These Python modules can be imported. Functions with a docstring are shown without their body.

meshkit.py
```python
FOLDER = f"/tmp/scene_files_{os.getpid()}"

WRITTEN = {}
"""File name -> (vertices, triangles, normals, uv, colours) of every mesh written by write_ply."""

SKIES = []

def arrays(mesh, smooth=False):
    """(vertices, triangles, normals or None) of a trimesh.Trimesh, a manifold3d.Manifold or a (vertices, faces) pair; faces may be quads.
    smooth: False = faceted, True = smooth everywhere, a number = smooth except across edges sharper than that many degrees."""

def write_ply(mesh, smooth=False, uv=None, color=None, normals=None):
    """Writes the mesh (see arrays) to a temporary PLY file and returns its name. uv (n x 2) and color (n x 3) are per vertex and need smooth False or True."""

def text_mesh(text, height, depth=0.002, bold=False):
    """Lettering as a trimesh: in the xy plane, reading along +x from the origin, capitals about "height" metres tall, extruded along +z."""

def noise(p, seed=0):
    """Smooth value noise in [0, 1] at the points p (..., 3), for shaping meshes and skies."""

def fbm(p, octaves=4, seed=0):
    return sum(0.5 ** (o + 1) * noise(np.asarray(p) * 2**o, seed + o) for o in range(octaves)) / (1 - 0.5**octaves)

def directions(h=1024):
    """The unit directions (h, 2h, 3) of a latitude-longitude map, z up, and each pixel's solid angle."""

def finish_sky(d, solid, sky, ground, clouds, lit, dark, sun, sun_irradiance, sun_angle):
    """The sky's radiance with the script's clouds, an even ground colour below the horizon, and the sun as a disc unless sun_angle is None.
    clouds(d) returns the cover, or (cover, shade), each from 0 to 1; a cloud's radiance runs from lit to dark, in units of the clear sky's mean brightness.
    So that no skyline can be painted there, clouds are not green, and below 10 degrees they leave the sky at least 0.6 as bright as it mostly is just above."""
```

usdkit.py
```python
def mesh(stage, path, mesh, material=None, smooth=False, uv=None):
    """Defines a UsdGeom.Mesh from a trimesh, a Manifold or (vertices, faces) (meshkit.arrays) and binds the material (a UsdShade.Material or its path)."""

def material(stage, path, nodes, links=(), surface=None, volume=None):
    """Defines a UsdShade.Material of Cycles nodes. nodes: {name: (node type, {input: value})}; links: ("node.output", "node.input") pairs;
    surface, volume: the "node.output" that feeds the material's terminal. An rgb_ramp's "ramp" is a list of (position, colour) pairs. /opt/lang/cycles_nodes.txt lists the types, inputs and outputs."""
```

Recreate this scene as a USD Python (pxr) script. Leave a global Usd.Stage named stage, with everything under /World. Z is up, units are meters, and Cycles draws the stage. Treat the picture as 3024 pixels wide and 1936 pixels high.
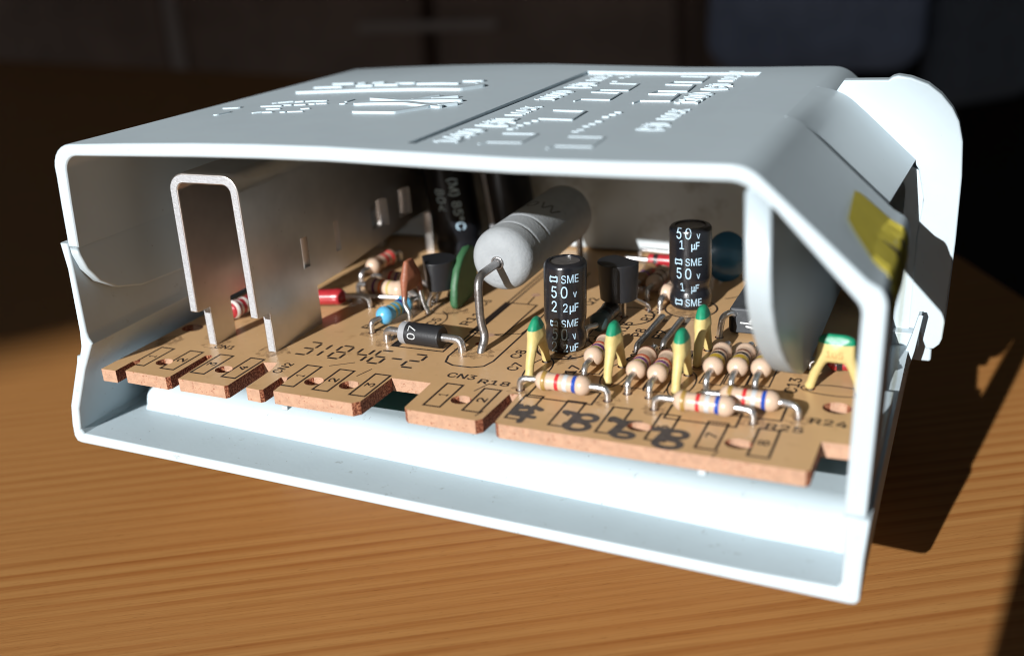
import math
import random
import numpy as np
import trimesh
import manifold3d as m3
from shapely.geometry import Polygon, LineString, Point, box as sbox
from shapely.ops import unary_union
from shapely import affinity
from pxr import Usd, UsdGeom, UsdLux, UsdShade, Gf, Sdf
import usdkit
import meshkit

random.seed(7)
rng = np.random.default_rng(7)
stage = Usd.Stage.CreateInMemory()
UsdGeom.SetStageUpAxis(stage, UsdGeom.Tokens.z)
UsdGeom.SetStageMetersPerUnit(stage, 1.0)
UsdGeom.Xform.Define(stage, '/World')
UsdGeom.Scope.Define(stage, '/World/Looks')
MM = 0.001
TABLE = -12.4          # height of the tabletop in millimetres, in the frame of the circuit board

# ------------------------------------------------------------------ camera
CAM = np.array([84.76, -73.39, 51.25])
YAW, PITCH, ROLL = -0.43883, 0.37274, -0.06791
fwd = np.array([math.sin(YAW) * math.cos(PITCH), math.cos(YAW) * math.cos(PITCH), -math.sin(PITCH)])
r0 = np.array([math.cos(YAW), -math.sin(YAW), 0.0])
u0 = np.cross(r0, fwd)
right = r0 * math.cos(ROLL) + u0 * math.sin(ROLL)
up = np.cross(right, fwd)
cam = UsdGeom.Camera.Define(stage, '/World/camera')
mat = Gf.Matrix4d(*right, 0, *up, 0, *(-fwd), 0, *((CAM - [0, 0, TABLE]) * MM), 1)
cam.AddTransformOp().Set(mat)
cam.CreateHorizontalApertureAttr(36.0)
cam.CreateVerticalApertureAttr(36.0 * 655 / 1024)
cam.CreateFocalLengthAttr(36.0 * 3096.06 / 3024)
cam.CreateClippingRangeAttr(Gf.Vec2f(0.001, 100))
cam.CreateFStopAttr(19.0)
cam.CreateFocusDistanceAttr(0.107)
cam.CreateExposureAttr(0.0)

# ------------------------------------------------------------------ light: low sun through a window, dim room
SUN = np.array([0.165, 1.0, -0.42]); SUN /= np.linalg.norm(SUN)      # direction the light travels
def aim(d):
    z = -np.asarray(d, float); z /= np.linalg.norm(z)
    x = np.cross([0, 0, 1.0], z); x /= np.linalg.norm(x); y = np.cross(z, x)
    return x, y, z
sun = UsdLux.DistantLight.Define(stage, '/World/sunlight')
x, y, z = aim(SUN)
sun.AddTransformOp().Set(Gf.Matrix4d(*x, 0, *y, 0, *z, 0, 0, 0, 0, 1))
sun.CreateIntensityAttr(1.6); sun.CreateAngleAttr(0.53); sun.CreateColorAttr(Gf.Vec3f(1.0, 0.995, 0.98))
sun.CreateNormalizeAttr(True)
win = UsdLux.RectLight.Define(stage, '/World/window_light')           # the bright sky of the window, behind the camera to the left
wp = np.array([-260.0, -620.0, 330.0 - TABLE]) * MM
x, y, z = aim(np.array([40, 20, 0.0]) * MM - wp)
win.AddTransformOp().Set(Gf.Matrix4d(*x, 0, *y, 0, *z, 0, *wp, 1))
win.CreateWidthAttr(0.5); win.CreateHeightAttr(0.42); win.CreateIntensityAttr(0.10); win.CreateColorAttr(Gf.Vec3f(0.80, 0.90, 1.0))
usdkit.material(stage, '/World/Looks/room_glow', {'bg': ('background_shader', {'color': (0.85, 0.92, 1.0), 'strength': 0.045})}, [], surface='bg.background')
dome = UsdLux.DomeLight.Define(stage, '/World/room_ambient')
UsdShade.MaterialBindingAPI.Apply(dome.GetPrim()).Bind(UsdShade.Material.Get(stage, '/World/Looks/room_glow'))

# ------------------------------------------------------------------ materials (object coordinates are millimetres)
def M(name, color, rough=0.45, metallic=0.0, spec=0.5, noise=None, bump=None, aniso=None, mott=None, coat=0.0, extra=None, speck=None):
    """noise = (scale, amount): light and dark variation; bump = (scale, distance in m); mott = (scale, colour, threshold, width): blotches"""
    n = {'tc': ('texture_coordinate', {}), 'p': ('principled_bsdf', {'base_color': color, 'roughness': rough, 'metallic': metallic, 'specular_ior_level': spec, 'coat_weight': coat})}
    l = []
    src = None
    if noise:
        n['n1'] = ('noise_texture', {'scale': noise[0], 'detail': 4.0, 'roughness': 0.6})
        a = noise[1]
        n['r1'] = ('rgb_ramp', {'ramp': [(0.25, tuple(np.array(color) * (1 - a))), (0.75, tuple(np.clip(np.array(color) * (1 + a), 0, 1)))]})
        l += [('tc.object', 'n1.vector'), ('n1.fac', 'r1.fac')]
        src = 'r1.color'
    if mott:
        n['n2'] = ('noise_texture', {'scale': mott[0], 'detail': 5.0, 'roughness': 0.65})
        n['r2'] = ('rgb_ramp', {'ramp': [(mott[2], (0, 0, 0)), (mott[2] + mott[3], (1, 1, 1))]})
        n['mx'] = ('mix_color', {'a': color, 'b': mott[1]})
        l += [('tc.object', 'n2.vector'), ('n2.fac', 'r2.fac'), ('r2.color', 'mx.fac')]
        if src: l.append((src, 'mx.a'))
        src = 'mx.result'
    if speck:      # small dust or dirt specks: (scale, colour, threshold[, stretch])
        n['ns'] = ('noise_texture', {'scale': speck[0], 'detail': 2.0, 'roughness': 0.7})
        n['rs'] = ('rgb_ramp', {'ramp': [(speck[2], (0, 0, 0)), (speck[2] + 0.05, (1, 1, 1))]})
        n['mxs'] = ('mix_color', {'a': color, 'b': speck[1]})
        if len(speck) > 3:
            n['ms'] = ('mapping', {'scale': speck[3], 'rotation': (0, 0, 0.6)})
            l += [('tc.object', 'ms.vector'), ('ms.vector', 'ns.vector')]
        else: l.append(('tc.object', 'ns.vector'))
        l += [('ns.fac', 'rs.fac'), ('rs.color', 'mxs.fac')]
        if src: l.append((src, 'mxs.a'))
        src = 'mxs.result'
    if src: l.append((src, 'p.base_color'))
    if bump:
        n['n3'] = ('noise_texture', {'scale': bump[0], 'detail': 3.0})
        n['b'] = ('bump', {'strength': 1.0, 'distance': bump[1]})
        if len(bump) > 2:
            n['m3'] = ('mapping', {'scale': bump[2]})
            l += [('tc.object', 'm3.vector'), ('m3.vector', 'n3.vector')]
        else:
            l.append(('tc.object', 'n3.vector'))
        l += [('n3.fac', 'b.height'), ('b.normal', 'p.normal')]
    if extra: extra(n, l)
    return usdkit.material(stage, '/World/Looks/' + name, n, l, surface='p.BSDF')

PLASTIC = (0.50, 0.59, 0.64)
mat_case = M('white_plastic', PLASTIC, 0.42, noise=(0.12, 0.035), mott=(0.9, (0.30, 0.33, 0.34), 0.70, 0.16), bump=(2.2, 8e-6), speck=(2.6, (0.26, 0.27, 0.27), 0.735))
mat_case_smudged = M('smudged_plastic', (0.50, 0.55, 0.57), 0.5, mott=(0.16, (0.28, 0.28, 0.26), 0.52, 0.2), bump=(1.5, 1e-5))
mat_case_scuffed = M('scuffed_plastic', PLASTIC, 0.45, noise=(0.15, 0.04), mott=(0.7, (0.30, 0.34, 0.345), 0.635, 0.13), bump=(2.0, 1.4e-5), speck=(2.2, (0.20, 0.21, 0.20), 0.715))
mat_raised = M('raised_plastic', PLASTIC, 0.42, noise=(0.3, 0.03))
mat_laminate = M('laminate_top', (0.60, 0.375, 0.185), 0.34, noise=(0.16, 0.07), mott=(0.55, (0.42, 0.235, 0.105), 0.60, 0.22), bump=(6.0, 3e-6), speck=(3.4, (0.74, 0.60, 0.45), 0.725))
mat_lam_edge = M('laminate_edge', (0.46, 0.275, 0.18), 0.8, noise=(1.6, 0.2), mott=(3.2, (0.27, 0.11, 0.06), 0.58, 0.08), bump=(5.0, 8e-5))
mat_lam_cut = M('laminate_sawn_edge', (0.42, 0.17, 0.085), 0.85, noise=(4.0, 0.35), mott=(5.0, (0.16, 0.035, 0.012), 0.46, 0.05), bump=(7.0, 1.5e-4))
mat_under = M('solder_mask', (0.012, 0.075, 0.045), 0.35)
mat_stain = usdkit.material(stage, '/World/Looks/flux_stain', {'tc': ('texture_coordinate', {}), 'n': ('noise_texture', {'scale': 1.3, 'detail': 4.0, 'roughness': 0.7}), 'r': ('rgb_ramp', {'ramp': [(0.42, (0.0, 0.0, 0.0)), (0.70, (0.30, 0.30, 0.30))]}),
    't': ('transparent_bsdf', {}), 'p': ('principled_bsdf', {'base_color': (0.16, 0.09, 0.05), 'roughness': 0.5}), 'x': ('mix_closure', {})},
    [('tc.object', 'n.vector'), ('n.fac', 'r.fac'), ('r.color', 'x.fac'), ('t.BSDF', 'x.closure1'), ('p.BSDF', 'x.closure2')], surface='x.closure')
mat_print = M('black_print', (0.022, 0.013, 0.010), 0.55, noise=(5.0, 0.5))
mat_marker = M('marker_ink', (0.075, 0.062, 0.058), 0.6, noise=(2.5, 0.45))
mat_alu = M('aluminium_sheet', (0.62, 0.60, 0.58), 0.36, metallic=1.0, noise=(0.25, 0.10), mott=(1.3, (0.30, 0.28, 0.26), 0.68, 0.1), bump=(1.0, 1.2e-5, (0.8, 1.0, 9.0)))
mat_alu_edge = M('sheared_aluminium', (0.50, 0.52, 0.55), 0.45, metallic=0.35, noise=(3.5, 0.16), mott=(7.0, (0.36, 0.37, 0.40), 0.54, 0.12), bump=(5.0, 6e-5))
mat_lead = M('tinned_wire', (0.66, 0.66, 0.67), 0.27, metallic=0.93, noise=(3.0, 0.15), bump=(4.0, 2.5e-5))
mat_lead_dark = M('tarnished_wire', (0.36, 0.35, 0.35), 0.36, metallic=0.9, noise=(2.0, 0.3), bump=(3.5, 4e-5))
mat_beige = M('beige_lacquer', (0.58, 0.42, 0.31), 0.33, noise=(1.2, 0.07), bump=(3.0, 8e-6), coat=0.25)
mat_brown_lac = M('brown_lacquer', (0.26, 0.15, 0.075), 0.35, noise=(1.2, 0.1), coat=0.3)
mat_blue_res = M('blue_lacquer', (0.10, 0.40, 0.66), 0.30, noise=(1.5, 0.08), bump=(3.0, 1.5e-5), coat=0.4)
mat_green_res = M('dark_green_lacquer', (0.035, 0.062, 0.066), 0.45, noise=(1.5, 0.1))
mat_red_glass = M('red_lacquer', (0.36, 0.022, 0.03), 0.3, noise=(2.0, 0.15), coat=0.5)
BANDS = {}
for nm, c in dict(gold=(0.34, 0.21, 0.055), red=(0.52, 0.025, 0.03), grey=(0.50, 0.53, 0.56), blue=(0.015, 0.06, 0.34), purple=(0.12, 0.02, 0.15), orange=(0.78, 0.17, 0.03),
                  brown=(0.16, 0.065, 0.035), black=(0.015, 0.013, 0.015), yellow=(0.50, 0.33, 0.03), rust=(0.50, 0.11, 0.05), ochre=(0.42, 0.36, 0.09), violet=(0.05, 0.03, 0.24), white=(0.75, 0.72, 0.68), silver=(0.30, 0.31, 0.33)).items():
    BANDS[nm] = M(nm + '_band', c, 0.32, coat=0.25, noise=(2.5, 0.08))
mat_yellow = M('yellow_resin', (0.58, 0.46, 0.185), 0.5, noise=(0.9, 0.07), bump=(3.0, 2.5e-5))
mat_green_tip = M('green_paint', (0.012, 0.24, 0.125), 0.38, noise=(1.2, 0.15), bump=(2.5, 2e-5))
mat_sleeve = M('black_sleeve', (0.010, 0.011, 0.015), 0.2, spec=0.9, noise=(1.0, 0.2), bump=(1.0, 3e-5, (0.1, 0.1, 8.0)))
mat_sleeve_plain = M('black_sleeve_big', (0.009, 0.010, 0.013), 0.35, spec=0.25, noise=(1.0, 0.2))
mat_captop = M('capacitor_top', (0.22, 0.21, 0.21), 0.3, metallic=0.7, noise=(1.5, 0.3))
mat_capprint = M('pale_blue_print', (0.40, 0.56, 0.68), 0.5, noise=(5.0, 0.12))
mat_greystripe = M('grey_stripe', (0.30, 0.31, 0.33), 0.4)
mat_cement = M('grey_cement', (0.31, 0.335, 0.355), 0.8, noise=(1.0, 0.06), mott=(1.8, (0.22, 0.24, 0.255), 0.64, 0.08), bump=(3.5, 5e-5))
mat_cementprint = M('faded_dark_print', (0.14, 0.145, 0.15), 0.7)
mat_epoxy = M('black_epoxy', (0.016, 0.017, 0.02), 0.42, noise=(1.0, 0.15), bump=(4.0, 1.2e-5))
mat_dusty = M('dusty_black_epoxy', (0.05, 0.055, 0.062), 0.55, noise=(1.2, 0.25), speck=(3.0, (0.16, 0.16, 0.16), 0.66))
mat_epoxyprint = M('grey_print', (0.50, 0.52, 0.53), 0.6, noise=(6.0, 0.3))
mat_greenfilm = M('green_resin', (0.035, 0.115, 0.05), 0.5, noise=(0.9, 0.12), bump=(2.5, 5e-5))
mat_browndisc = M('brown_resin', (0.27, 0.095, 0.05), 0.5, noise=(1.4, 0.12), bump=(2.5, 4e-5))
mat_bluedisc = M('blue_resin', (0.012, 0.10, 0.19), 0.3, noise=(0.8, 0.1), coat=0.3)
mat_sticker = M('yellow_sticker', (0.54, 0.46, 0.07), 0.8, spec=0.1, noise=(0.5, 0.08))
mat_pen = M('pen_ink', (0.03, 0.025, 0.03), 0.5)
mat_tape = usdkit.material(stage, '/World/Looks/clear_tape', {'tc': ('texture_coordinate', {}), 'm': ('mapping', {'scale': (1.5, 1.5, 0.12)}), 'n': ('noise_texture', {'scale': 2.5, 'detail': 3.0}), 'r': ('rgb_ramp', {'ramp': [(0.45, (0.10, 0.10, 0.10)), (0.62, (0.38, 0.38, 0.38))]}),
    't': ('transparent_bsdf', {'color': (0.93, 0.90, 0.80)}), 'p': ('principled_bsdf', {'base_color': (0.42, 0.40, 0.34), 'roughness': 0.25}), 'x': ('mix_closure', {})},
    [('tc.object', 'm.vector'), ('m.vector', 'n.vector'), ('n.fac', 'r.fac'), ('r.color', 'x.fac'), ('t.BSDF', 'x.closure1'), ('p.BSDF', 'x.closure2')], surface='x.closure')
mat_cupboard = M('dark_wood', (0.42, 0.28, 0.21), 0.5, noise=(0.02, 0.25))
mat_rail = M('dull_rail', (0.62, 0.50, 0.43), 0.5)
mat_cloth = M('blue_grey_cloth', (0.42, 0.48, 0.66), 0.9, noise=(0.05, 0.2))
mat_cloth2 = M('charcoal_cloth', (0.20, 0.22, 0.26), 0.9, noise=(0.05, 0.2))
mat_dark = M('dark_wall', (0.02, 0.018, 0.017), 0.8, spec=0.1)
mat_frame = M('window_frame_paint', (0.25, 0.24, 0.22), 0.6)

def wood_extra(n, l):
    # growth rings cut lengthwise: bands with one sharp edge, of varying strength, over fine fibre streaks
    n['rot'] = ('mapping', {'rotation': (0, 0, math.radians(-31.0))})
    n['m1'] = ('mapping', {'scale': (0.045, 1.0, 0.3)})
    n['mm'] = ('mapping', {'scale': (0.012, 0.09, 0.1)})
    n['m2'] = ('mapping', {'scale': (0.05, 2.6, 1.0)})
    n['m4'] = ('mapping', {'scale': (0.55, 6.0, 3.0)})
    n['wv'] = ('wave_texture', {'wave_type': 'bands', 'bands_direction': 'y', 'profile': 'saw', 'scale': 0.14, 'distortion': 3.4, 'detail': 3.5, 'detail_scale': 0.42, 'detail_roughness': 0.55})
    n['wm'] = ('noise_texture', {'scale': 1.0, 'detail': 3.0})
    n['w2'] = ('noise_texture', {'scale': 1.0, 'detail': 4.0, 'roughness': 0.65, 'distortion': 0.1})
    n['w4'] = ('noise_texture', {'scale': 1.0, 'detail': 2.0})
    n['c1'] = ('rgb_ramp', {'ramp': [(0.0, (0.432, 0.209, 0.066)), (0.35, (0.446, 0.218, 0.070)), (0.62, (0.388, 0.165, 0.047)), (0.84, (0.315, 0.116, 0.029)), (0.93, (0.339, 0.131, 0.035)), (1.0, (0.427, 0.205, 0.063))]})
    n['cm'] = ('rgb_ramp', {'ramp': [(0.38, (0.10, 0.10, 0.10)), (0.66, (0.95, 0.95, 0.95))]})
    n['c2'] = ('rgb_ramp', {'ramp': [(0.32, (0.84, 0.78, 0.71)), (0.54, (1.0, 1.0, 1.0)), (0.75, (1.06, 1.07, 1.07))]})
    n['c4'] = ('rgb_ramp', {'ramp': [(0.27, (0.60, 0.52, 0.44)), (0.36, (1, 1, 1))]})
    n['mb'] = ('mix_color', {'a': (0.415, 0.19, 0.058)})
    n['mul'] = ('mix_color', {'blend_type': 'multiply', 'fac': 0.9})
    n['mul2'] = ('mix_color', {'blend_type': 'multiply', 'fac': 0.6})
    n['bb'] = ('bump', {'strength': 1.0, 'distance': 1.5e-5})
    l += [('tc.object', 'rot.vector'), ('rot.vector', 'm1.vector'), ('rot.vector', 'mm.vector'), ('rot.vector', 'm2.vector'), ('rot.vector', 'm4.vector'),
          ('m1.vector', 'wv.vector'), ('mm.vector', 'wm.vector'), ('m2.vector', 'w2.vector'), ('m4.vector', 'w4.vector'),
          ('wv.fac', 'c1.fac'), ('wm.fac', 'cm.fac'), ('w2.fac', 'c2.fac'), ('w4.fac', 'c4.fac'),
          ('cm.color', 'mb.fac'), ('c1.color', 'mb.b'), ('mb.result', 'mul.a'), ('c2.color', 'mul.b'), ('mul.result', 'mul2.a'), ('c4.color', 'mul2.b'), ('mul2.result', 'p.base_color'),
          ('w4.fac', 'bb.height'), ('bb.normal', 'p.normal')]
mat_wood = M('wood_veneer', (0.5, 0.2, 0.05), 0.5, spec=0.25, extra=wood_extra)

# ------------------------------------------------------------------ prims
used = {}
def path_for(parent, name):
    k = (parent, name); n = used.get(k, 0); used[k] = n + 1
    return f'{parent}/{name}' + (f'_{n:03d}' if n else '')
base_of = {}
def tag(prim, label=None, category=None, group=None, kind=None):
    for k, v in (('label', label), ('category', category), ('group', group), ('kind', kind)):
        if v: prim.SetCustomDataByKey(k, v)
    return prim
def thing(name, base, label=None, category=None, group=None, kind=None):
    """An Xform at the thing's base; its parts are given in the common millimetre frame."""
    p = path_for('/World', name)
    x = UsdGeom.Xform.Define(stage, p)
    x.AddTranslateOp().Set(Gf.Vec3d(base[0] * MM, base[1] * MM, (base[2] - TABLE) * MM))
    x.AddScaleOp().Set(Gf.Vec3f(MM, MM, MM))
    base_of[p] = np.array(base, float)
    tag(x.GetPrim(), label, category, group, kind)
    return p
def part(parent, name, mesh, material, smooth=32, label=None, kind=None):
    root = '/'.join(parent.split('/')[:3])
    p = path_for(parent, name)
    v, f, n = meshkit.arrays(mesh, smooth)
    v = v - base_of[root]
    usdkit.mesh(stage, p, trimesh.Trimesh(v, f, process=False), material, smooth=False)
    pr = UsdGeom.Mesh.Get(stage, p)
    if n is not None:
        from pxr import Vt
        pr.CreateNormalsAttr(Vt.Vec3fArray.FromNumpy(n.astype(np.float32))); pr.SetNormalsInterpolation('vertex')
    tag(pr.GetPrim(), label, kind=kind)
    return p

# ------------------------------------------------------------------ shapes (millimetres)
cat = trimesh.util.concatenate
def tm(v, f): return trimesh.Trimesh(np.asarray(v, float), np.asarray(f, int), process=False)
def man(t):
    t = trimesh.Trimesh(t.vertices, t.faces, process=True)
    return m3.Manifold(m3.Mesh(np.asarray(t.vertices, np.float32), np.asarray(t.faces, np.uint32)))
def unman(m):
    k = m.to_mesh(); return trimesh.Trimesh(k.vert_properties[:, :3], k.tri_verts, process=False)
def box(lo, hi):
    b = trimesh.creation.box(extents=np.subtract(hi, lo)); b.apply_translation((np.add(lo, hi)) / 2); return b
def rbox(lo, hi, r=0.2, seg=12):
    lo, hi = np.asarray(lo, float) + r, np.asarray(hi, float) - r
    s = m3.Manifold.sphere(r, seg)
    return unman(m3.Manifold.batch_hull([s.translate((float(a), float(b), float(c))) for a in (lo[0], hi[0]) for b in (lo[1], hi[1]) for c in (lo[2], hi[2])]))
def prism(poly, O, U, V, W):
    """shapely polygon in the (U, V) plane through O, extruded along the vector W"""
    O, U, V, W = (np.asarray(a, float) for a in (O, U, V, W))
    out = []
    for g in getattr(poly, 'geoms', [poly]):
        if g.is_empty or g.area < 1e-5: continue
        t = trimesh.creation.extrude_polygon(g, 1.0, engine='earcut')
        v = t.vertices
        t.vertices = O + v[:, :1] * U + v[:, 1:2] * V + v[:, 2:] * W
        if np.dot(np.cross(U, V), W) < 0: t.invert()
        out.append(t)
    return cat(out)
def ring_offset(P, d):
    P = np.asarray(P, float); a, b = np.roll(P, 1, 0), np.roll(P, -1, 0)
    e1, e2 = P - a, b - P
    e1 /= np.linalg.norm(e1, axis=1, keepdims=True); e2 /= np.linalg.norm(e2, axis=1, keepdims=True)
    n1, n2 = np.stack([e1[:, 1], -e1[:, 0]], 1), np.stack([e2[:, 1], -e2[:, 0]], 1)      # outward for counter-clockwise
    m = n1 + n2; m /= np.maximum(np.linalg.norm(m, axis=1, keepdims=True), 1e-9)
    return P - m * (d / np.clip((m * n1).sum(1, keepdims=True), 0.45, 1))
def bevel_prism(ring, O, U, V, W, b=0.15, both=True, steps=3):
    """closed counter-clockwise ring extruded along W with rounded edges of radius b"""
    ring = np.asarray(ring, float)
    ring = ring[np.linalg.norm(ring - np.roll(ring, 1, 0), axis=1) > 1e-3]
    if Polygon(ring).exterior.is_ccw is False: ring = ring[::-1]
    L = np.linalg.norm(W)
    lv = [(b * (1 - math.sin(t)), b * (1 - math.cos(t))) for t in np.linspace(0, math.pi / 2, steps + 1)]   # (inset, depth)
    layers = list(lv)
    layers += [(i, L - d) for i, d in reversed(lv)] if both else [(0, L)]
    O, U, V, W = (np.asarray(a, float) for a in (O, U, V, W)); Wn = W / L
    vs, fs = [], []
    n = len(ring)
    for k, (ins, dep) in enumerate(layers):
        R = ring_offset(ring, ins)
        vs.append(O + R[:, :1] * U + R[:, 1:] * V + dep * Wn)
        if k:
            a = (k - 1) * n; c = k * n
            for i in range(n):
                j = (i + 1) % n
                fs += [(a + i, a + j, c + j), (a + i, c + j, c + i)]
    for k, flip in ((0, True), (len(layers) - 1, False)):
        R = ring_offset(ring, layers[k][0])
        tv, tf = trimesh.creation.triangulate_polygon(Polygon(R), engine='earcut')
        idx = [int(np.argmin(((R - q) ** 2).sum(1))) + k * n for q in tv]
        for t in tf:
            t = [idx[q] for q in t]
            fs.append(tuple(t[::-1]) if flip else tuple(t))
    t = tm(np.vstack(vs), fs)
    if np.dot(np.cross(U, V), W) < 0: t.invert()
    if t.volume < 0: t.invert()
    return t
def axes(d):
    d = np.asarray(d, float); d = d / np.linalg.norm(d)
    a = np.array([0, 0, 1.0]) if abs(d[2]) < 0.9 else np.array([1.0, 0, 0])
    u = np.cross(a, d); u /= np.linalg.norm(u); v = np.cross(d, u)
    return u, v, d
def lathe(prof, O, d, n=28):
    """prof: (distance along d, radius) from start to end; closed with end points"""
    u, v, d = axes(d); O = np.asarray(O, float)
    vs, fs = [], []
    for t, r in prof:
        for k in range(n):
            a = 2 * math.pi * k / n
            vs.append(O + d * t + r * (math.cos(a) * u + math.sin(a) * v))
    for i in range(len(prof) - 1):
        for k in range(n):
            j = (k + 1) % n; a, b = i * n, (i + 1) * n
            fs += [(a + k, a + j, b + j), (a + k, b + j, b + k)]
    c0 = len(vs); vs += [O + d * prof[0][0], O + d * prof[-1][0]]
    e = (len(prof) - 1) * n
    for k in range(n):
        j = (k + 1) % n
        fs += [(c0, j, k), (c0 + 1, e + k, e + j)]
    return tm(vs, fs)
def bent(pts, rad=0.8, seg=5):
    """polyline with its corners rounded"""
    pts = [np.asarray(p, float) for p in pts]; out = [pts[0]]
    for a, b, c in zip(pts, pts[1:], pts[2:]):
        la, lc = np.linalg.norm(a - b), np.linalg.norm(c - b); r = min(rad, la * 0.49, lc * 0.49)
        p, q = b + (a - b) / la * r, b + (c - b) / lc * r
        for t in np.linspace(0, 1, seg): out.append((1 - t) ** 2 * p + 2 * t * (1 - t) * b + t * t * q)
    return out + [pts[-1]]
def tube(pts, r, n=10):
    pts = np.asarray(pts, float)
    keep = [0] + [i for i in range(1, len(pts)) if np.linalg.norm(pts[i] - pts[i - 1]) > 1e-4]
    pts = pts[keep]
    T = np.gradient(pts, axis=0); T /= np.linalg.norm(T, axis=1, keepdims=True)
    u, v, _ = axes(T[0]); vs, fs = [], []
    for i, (p, t) in enumerate(zip(pts, T)):
        u = u - t * np.dot(u, t); u /= np.linalg.norm(u); v = np.cross(t, u)
        for k in range(n):
            a = 2 * math.pi * k / n; vs.append(p + r * (math.cos(a) * u + math.sin(a) * v))
        if i:
            for k in range(n):
                j = (k + 1) % n; a, b = (i - 1) * n, i * n
                fs += [(a + k, a + j, b + j), (a + k, b + j, b + k)]
    c = len(vs); vs += [pts[0], pts[-1]]; e = (len(pts) - 1) * n
    for k in range(n):
        j = (k + 1) % n; fs += [(c, j, k), (c + 1, e + k, e + j)]
    return tm(vs, fs)
def hull(balls, seg=20):
    return m3.Manifold.batch_hull([m3.Manifold.sphere(float(r), seg).translate(tuple(float(q) for q in p)) for p, r in balls])
def text(s, O, U, V, height, depth=0.02, sx=1.0, bold=False, length=None, center=False, slant=0.0):
    """lettering reading along U with its top towards V; height = capital height in mm"""
    t = meshkit.text_mesh(s, height, depth, bold)
    v = t.vertices.copy(); w = v[:, 0].max() - v[:, 0].min(); v[:, 0] -= v[:, 0].min()
    if length: sx = length / w
    if center: v[:, 0] -= w / 2
    O, U, V = (np.asarray(a, float) for a in (O, U, V)); W = np.cross(U, V)
    return tm(O + ((v[:, :1] + slant * v[:, 1:2]) * sx) * U + v[:, 1:2] * V + v[:, 2:] * W, t.faces)
def text_on_cylinder(s, base, axis_up, z, az, R, height, sx=0.8, bold=False, mesh=None, depth=0.03):
    """lettering wrapped round a standing cylinder; az = direction its middle faces (radians from +X)"""
    t = mesh if mesh is not None else meshkit.text_mesh(s, height, depth, bold)
    v = t.vertices.copy(); w = v[:, 0].max() - v[:, 0].min()
    v[:, 0] = (v[:, 0] - v[:, 0].min() - w / 2) * sx
    a = az + v[:, 0] / R
    r = R + 0.012 + v[:, 2]
    up_ = np.asarray(axis_up, float); h = z + v[:, 1]
    return tm(np.asarray(base, float) + h[:, None] * up_ + np.stack([r * np.cos(a), r * np.sin(a), 0 * r], 1), t.faces)

# ------------------------------------------------------------------ setting: tabletop, dark room behind, window frame that shades the table
def rounded(pts, r): return Polygon(pts).buffer(-r).buffer(r, quad_segs=12)
X, Y, Z = np.eye(3)
def structure(name, mesh, material, base=(0, 0, TABLE), smooth=32):
    p = path_for('/World', name)
    v, f, n = meshkit.arrays(mesh, smooth)
    base = np.asarray(base, float)
    m = usdkit.mesh(stage, p, trimesh.Trimesh(v - base, f, process=False), material, smooth=False)
    if n is not None:
        from pxr import Vt
        m.CreateNormalsAttr(Vt.Vec3fArray.FromNumpy(n.astype(np.float32))); m.SetNormalsInterpolation('vertex')
    m.AddTranslateOp().Set(Gf.Vec3d(base[0] * MM, base[1] * MM, (base[2] - TABLE) * MM)); m.AddScaleOp().Set(Gf.Vec3f(MM, MM, MM))
    tag(m.GetPrim(), kind='structure')
    return p
top = Polygon([(-520, -330), (330, -330), (300, -120), (190, -30), (120, 62), (104, 92), (93, 110.5), (84, 128), (62, 160), (20, 205), (-60, 268), (-180, 340), (-520, 425)])
top = top.buffer(-12).buffer(12, quad_segs=10)
ring = np.array(top.exterior.coords)[:-1]
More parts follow.
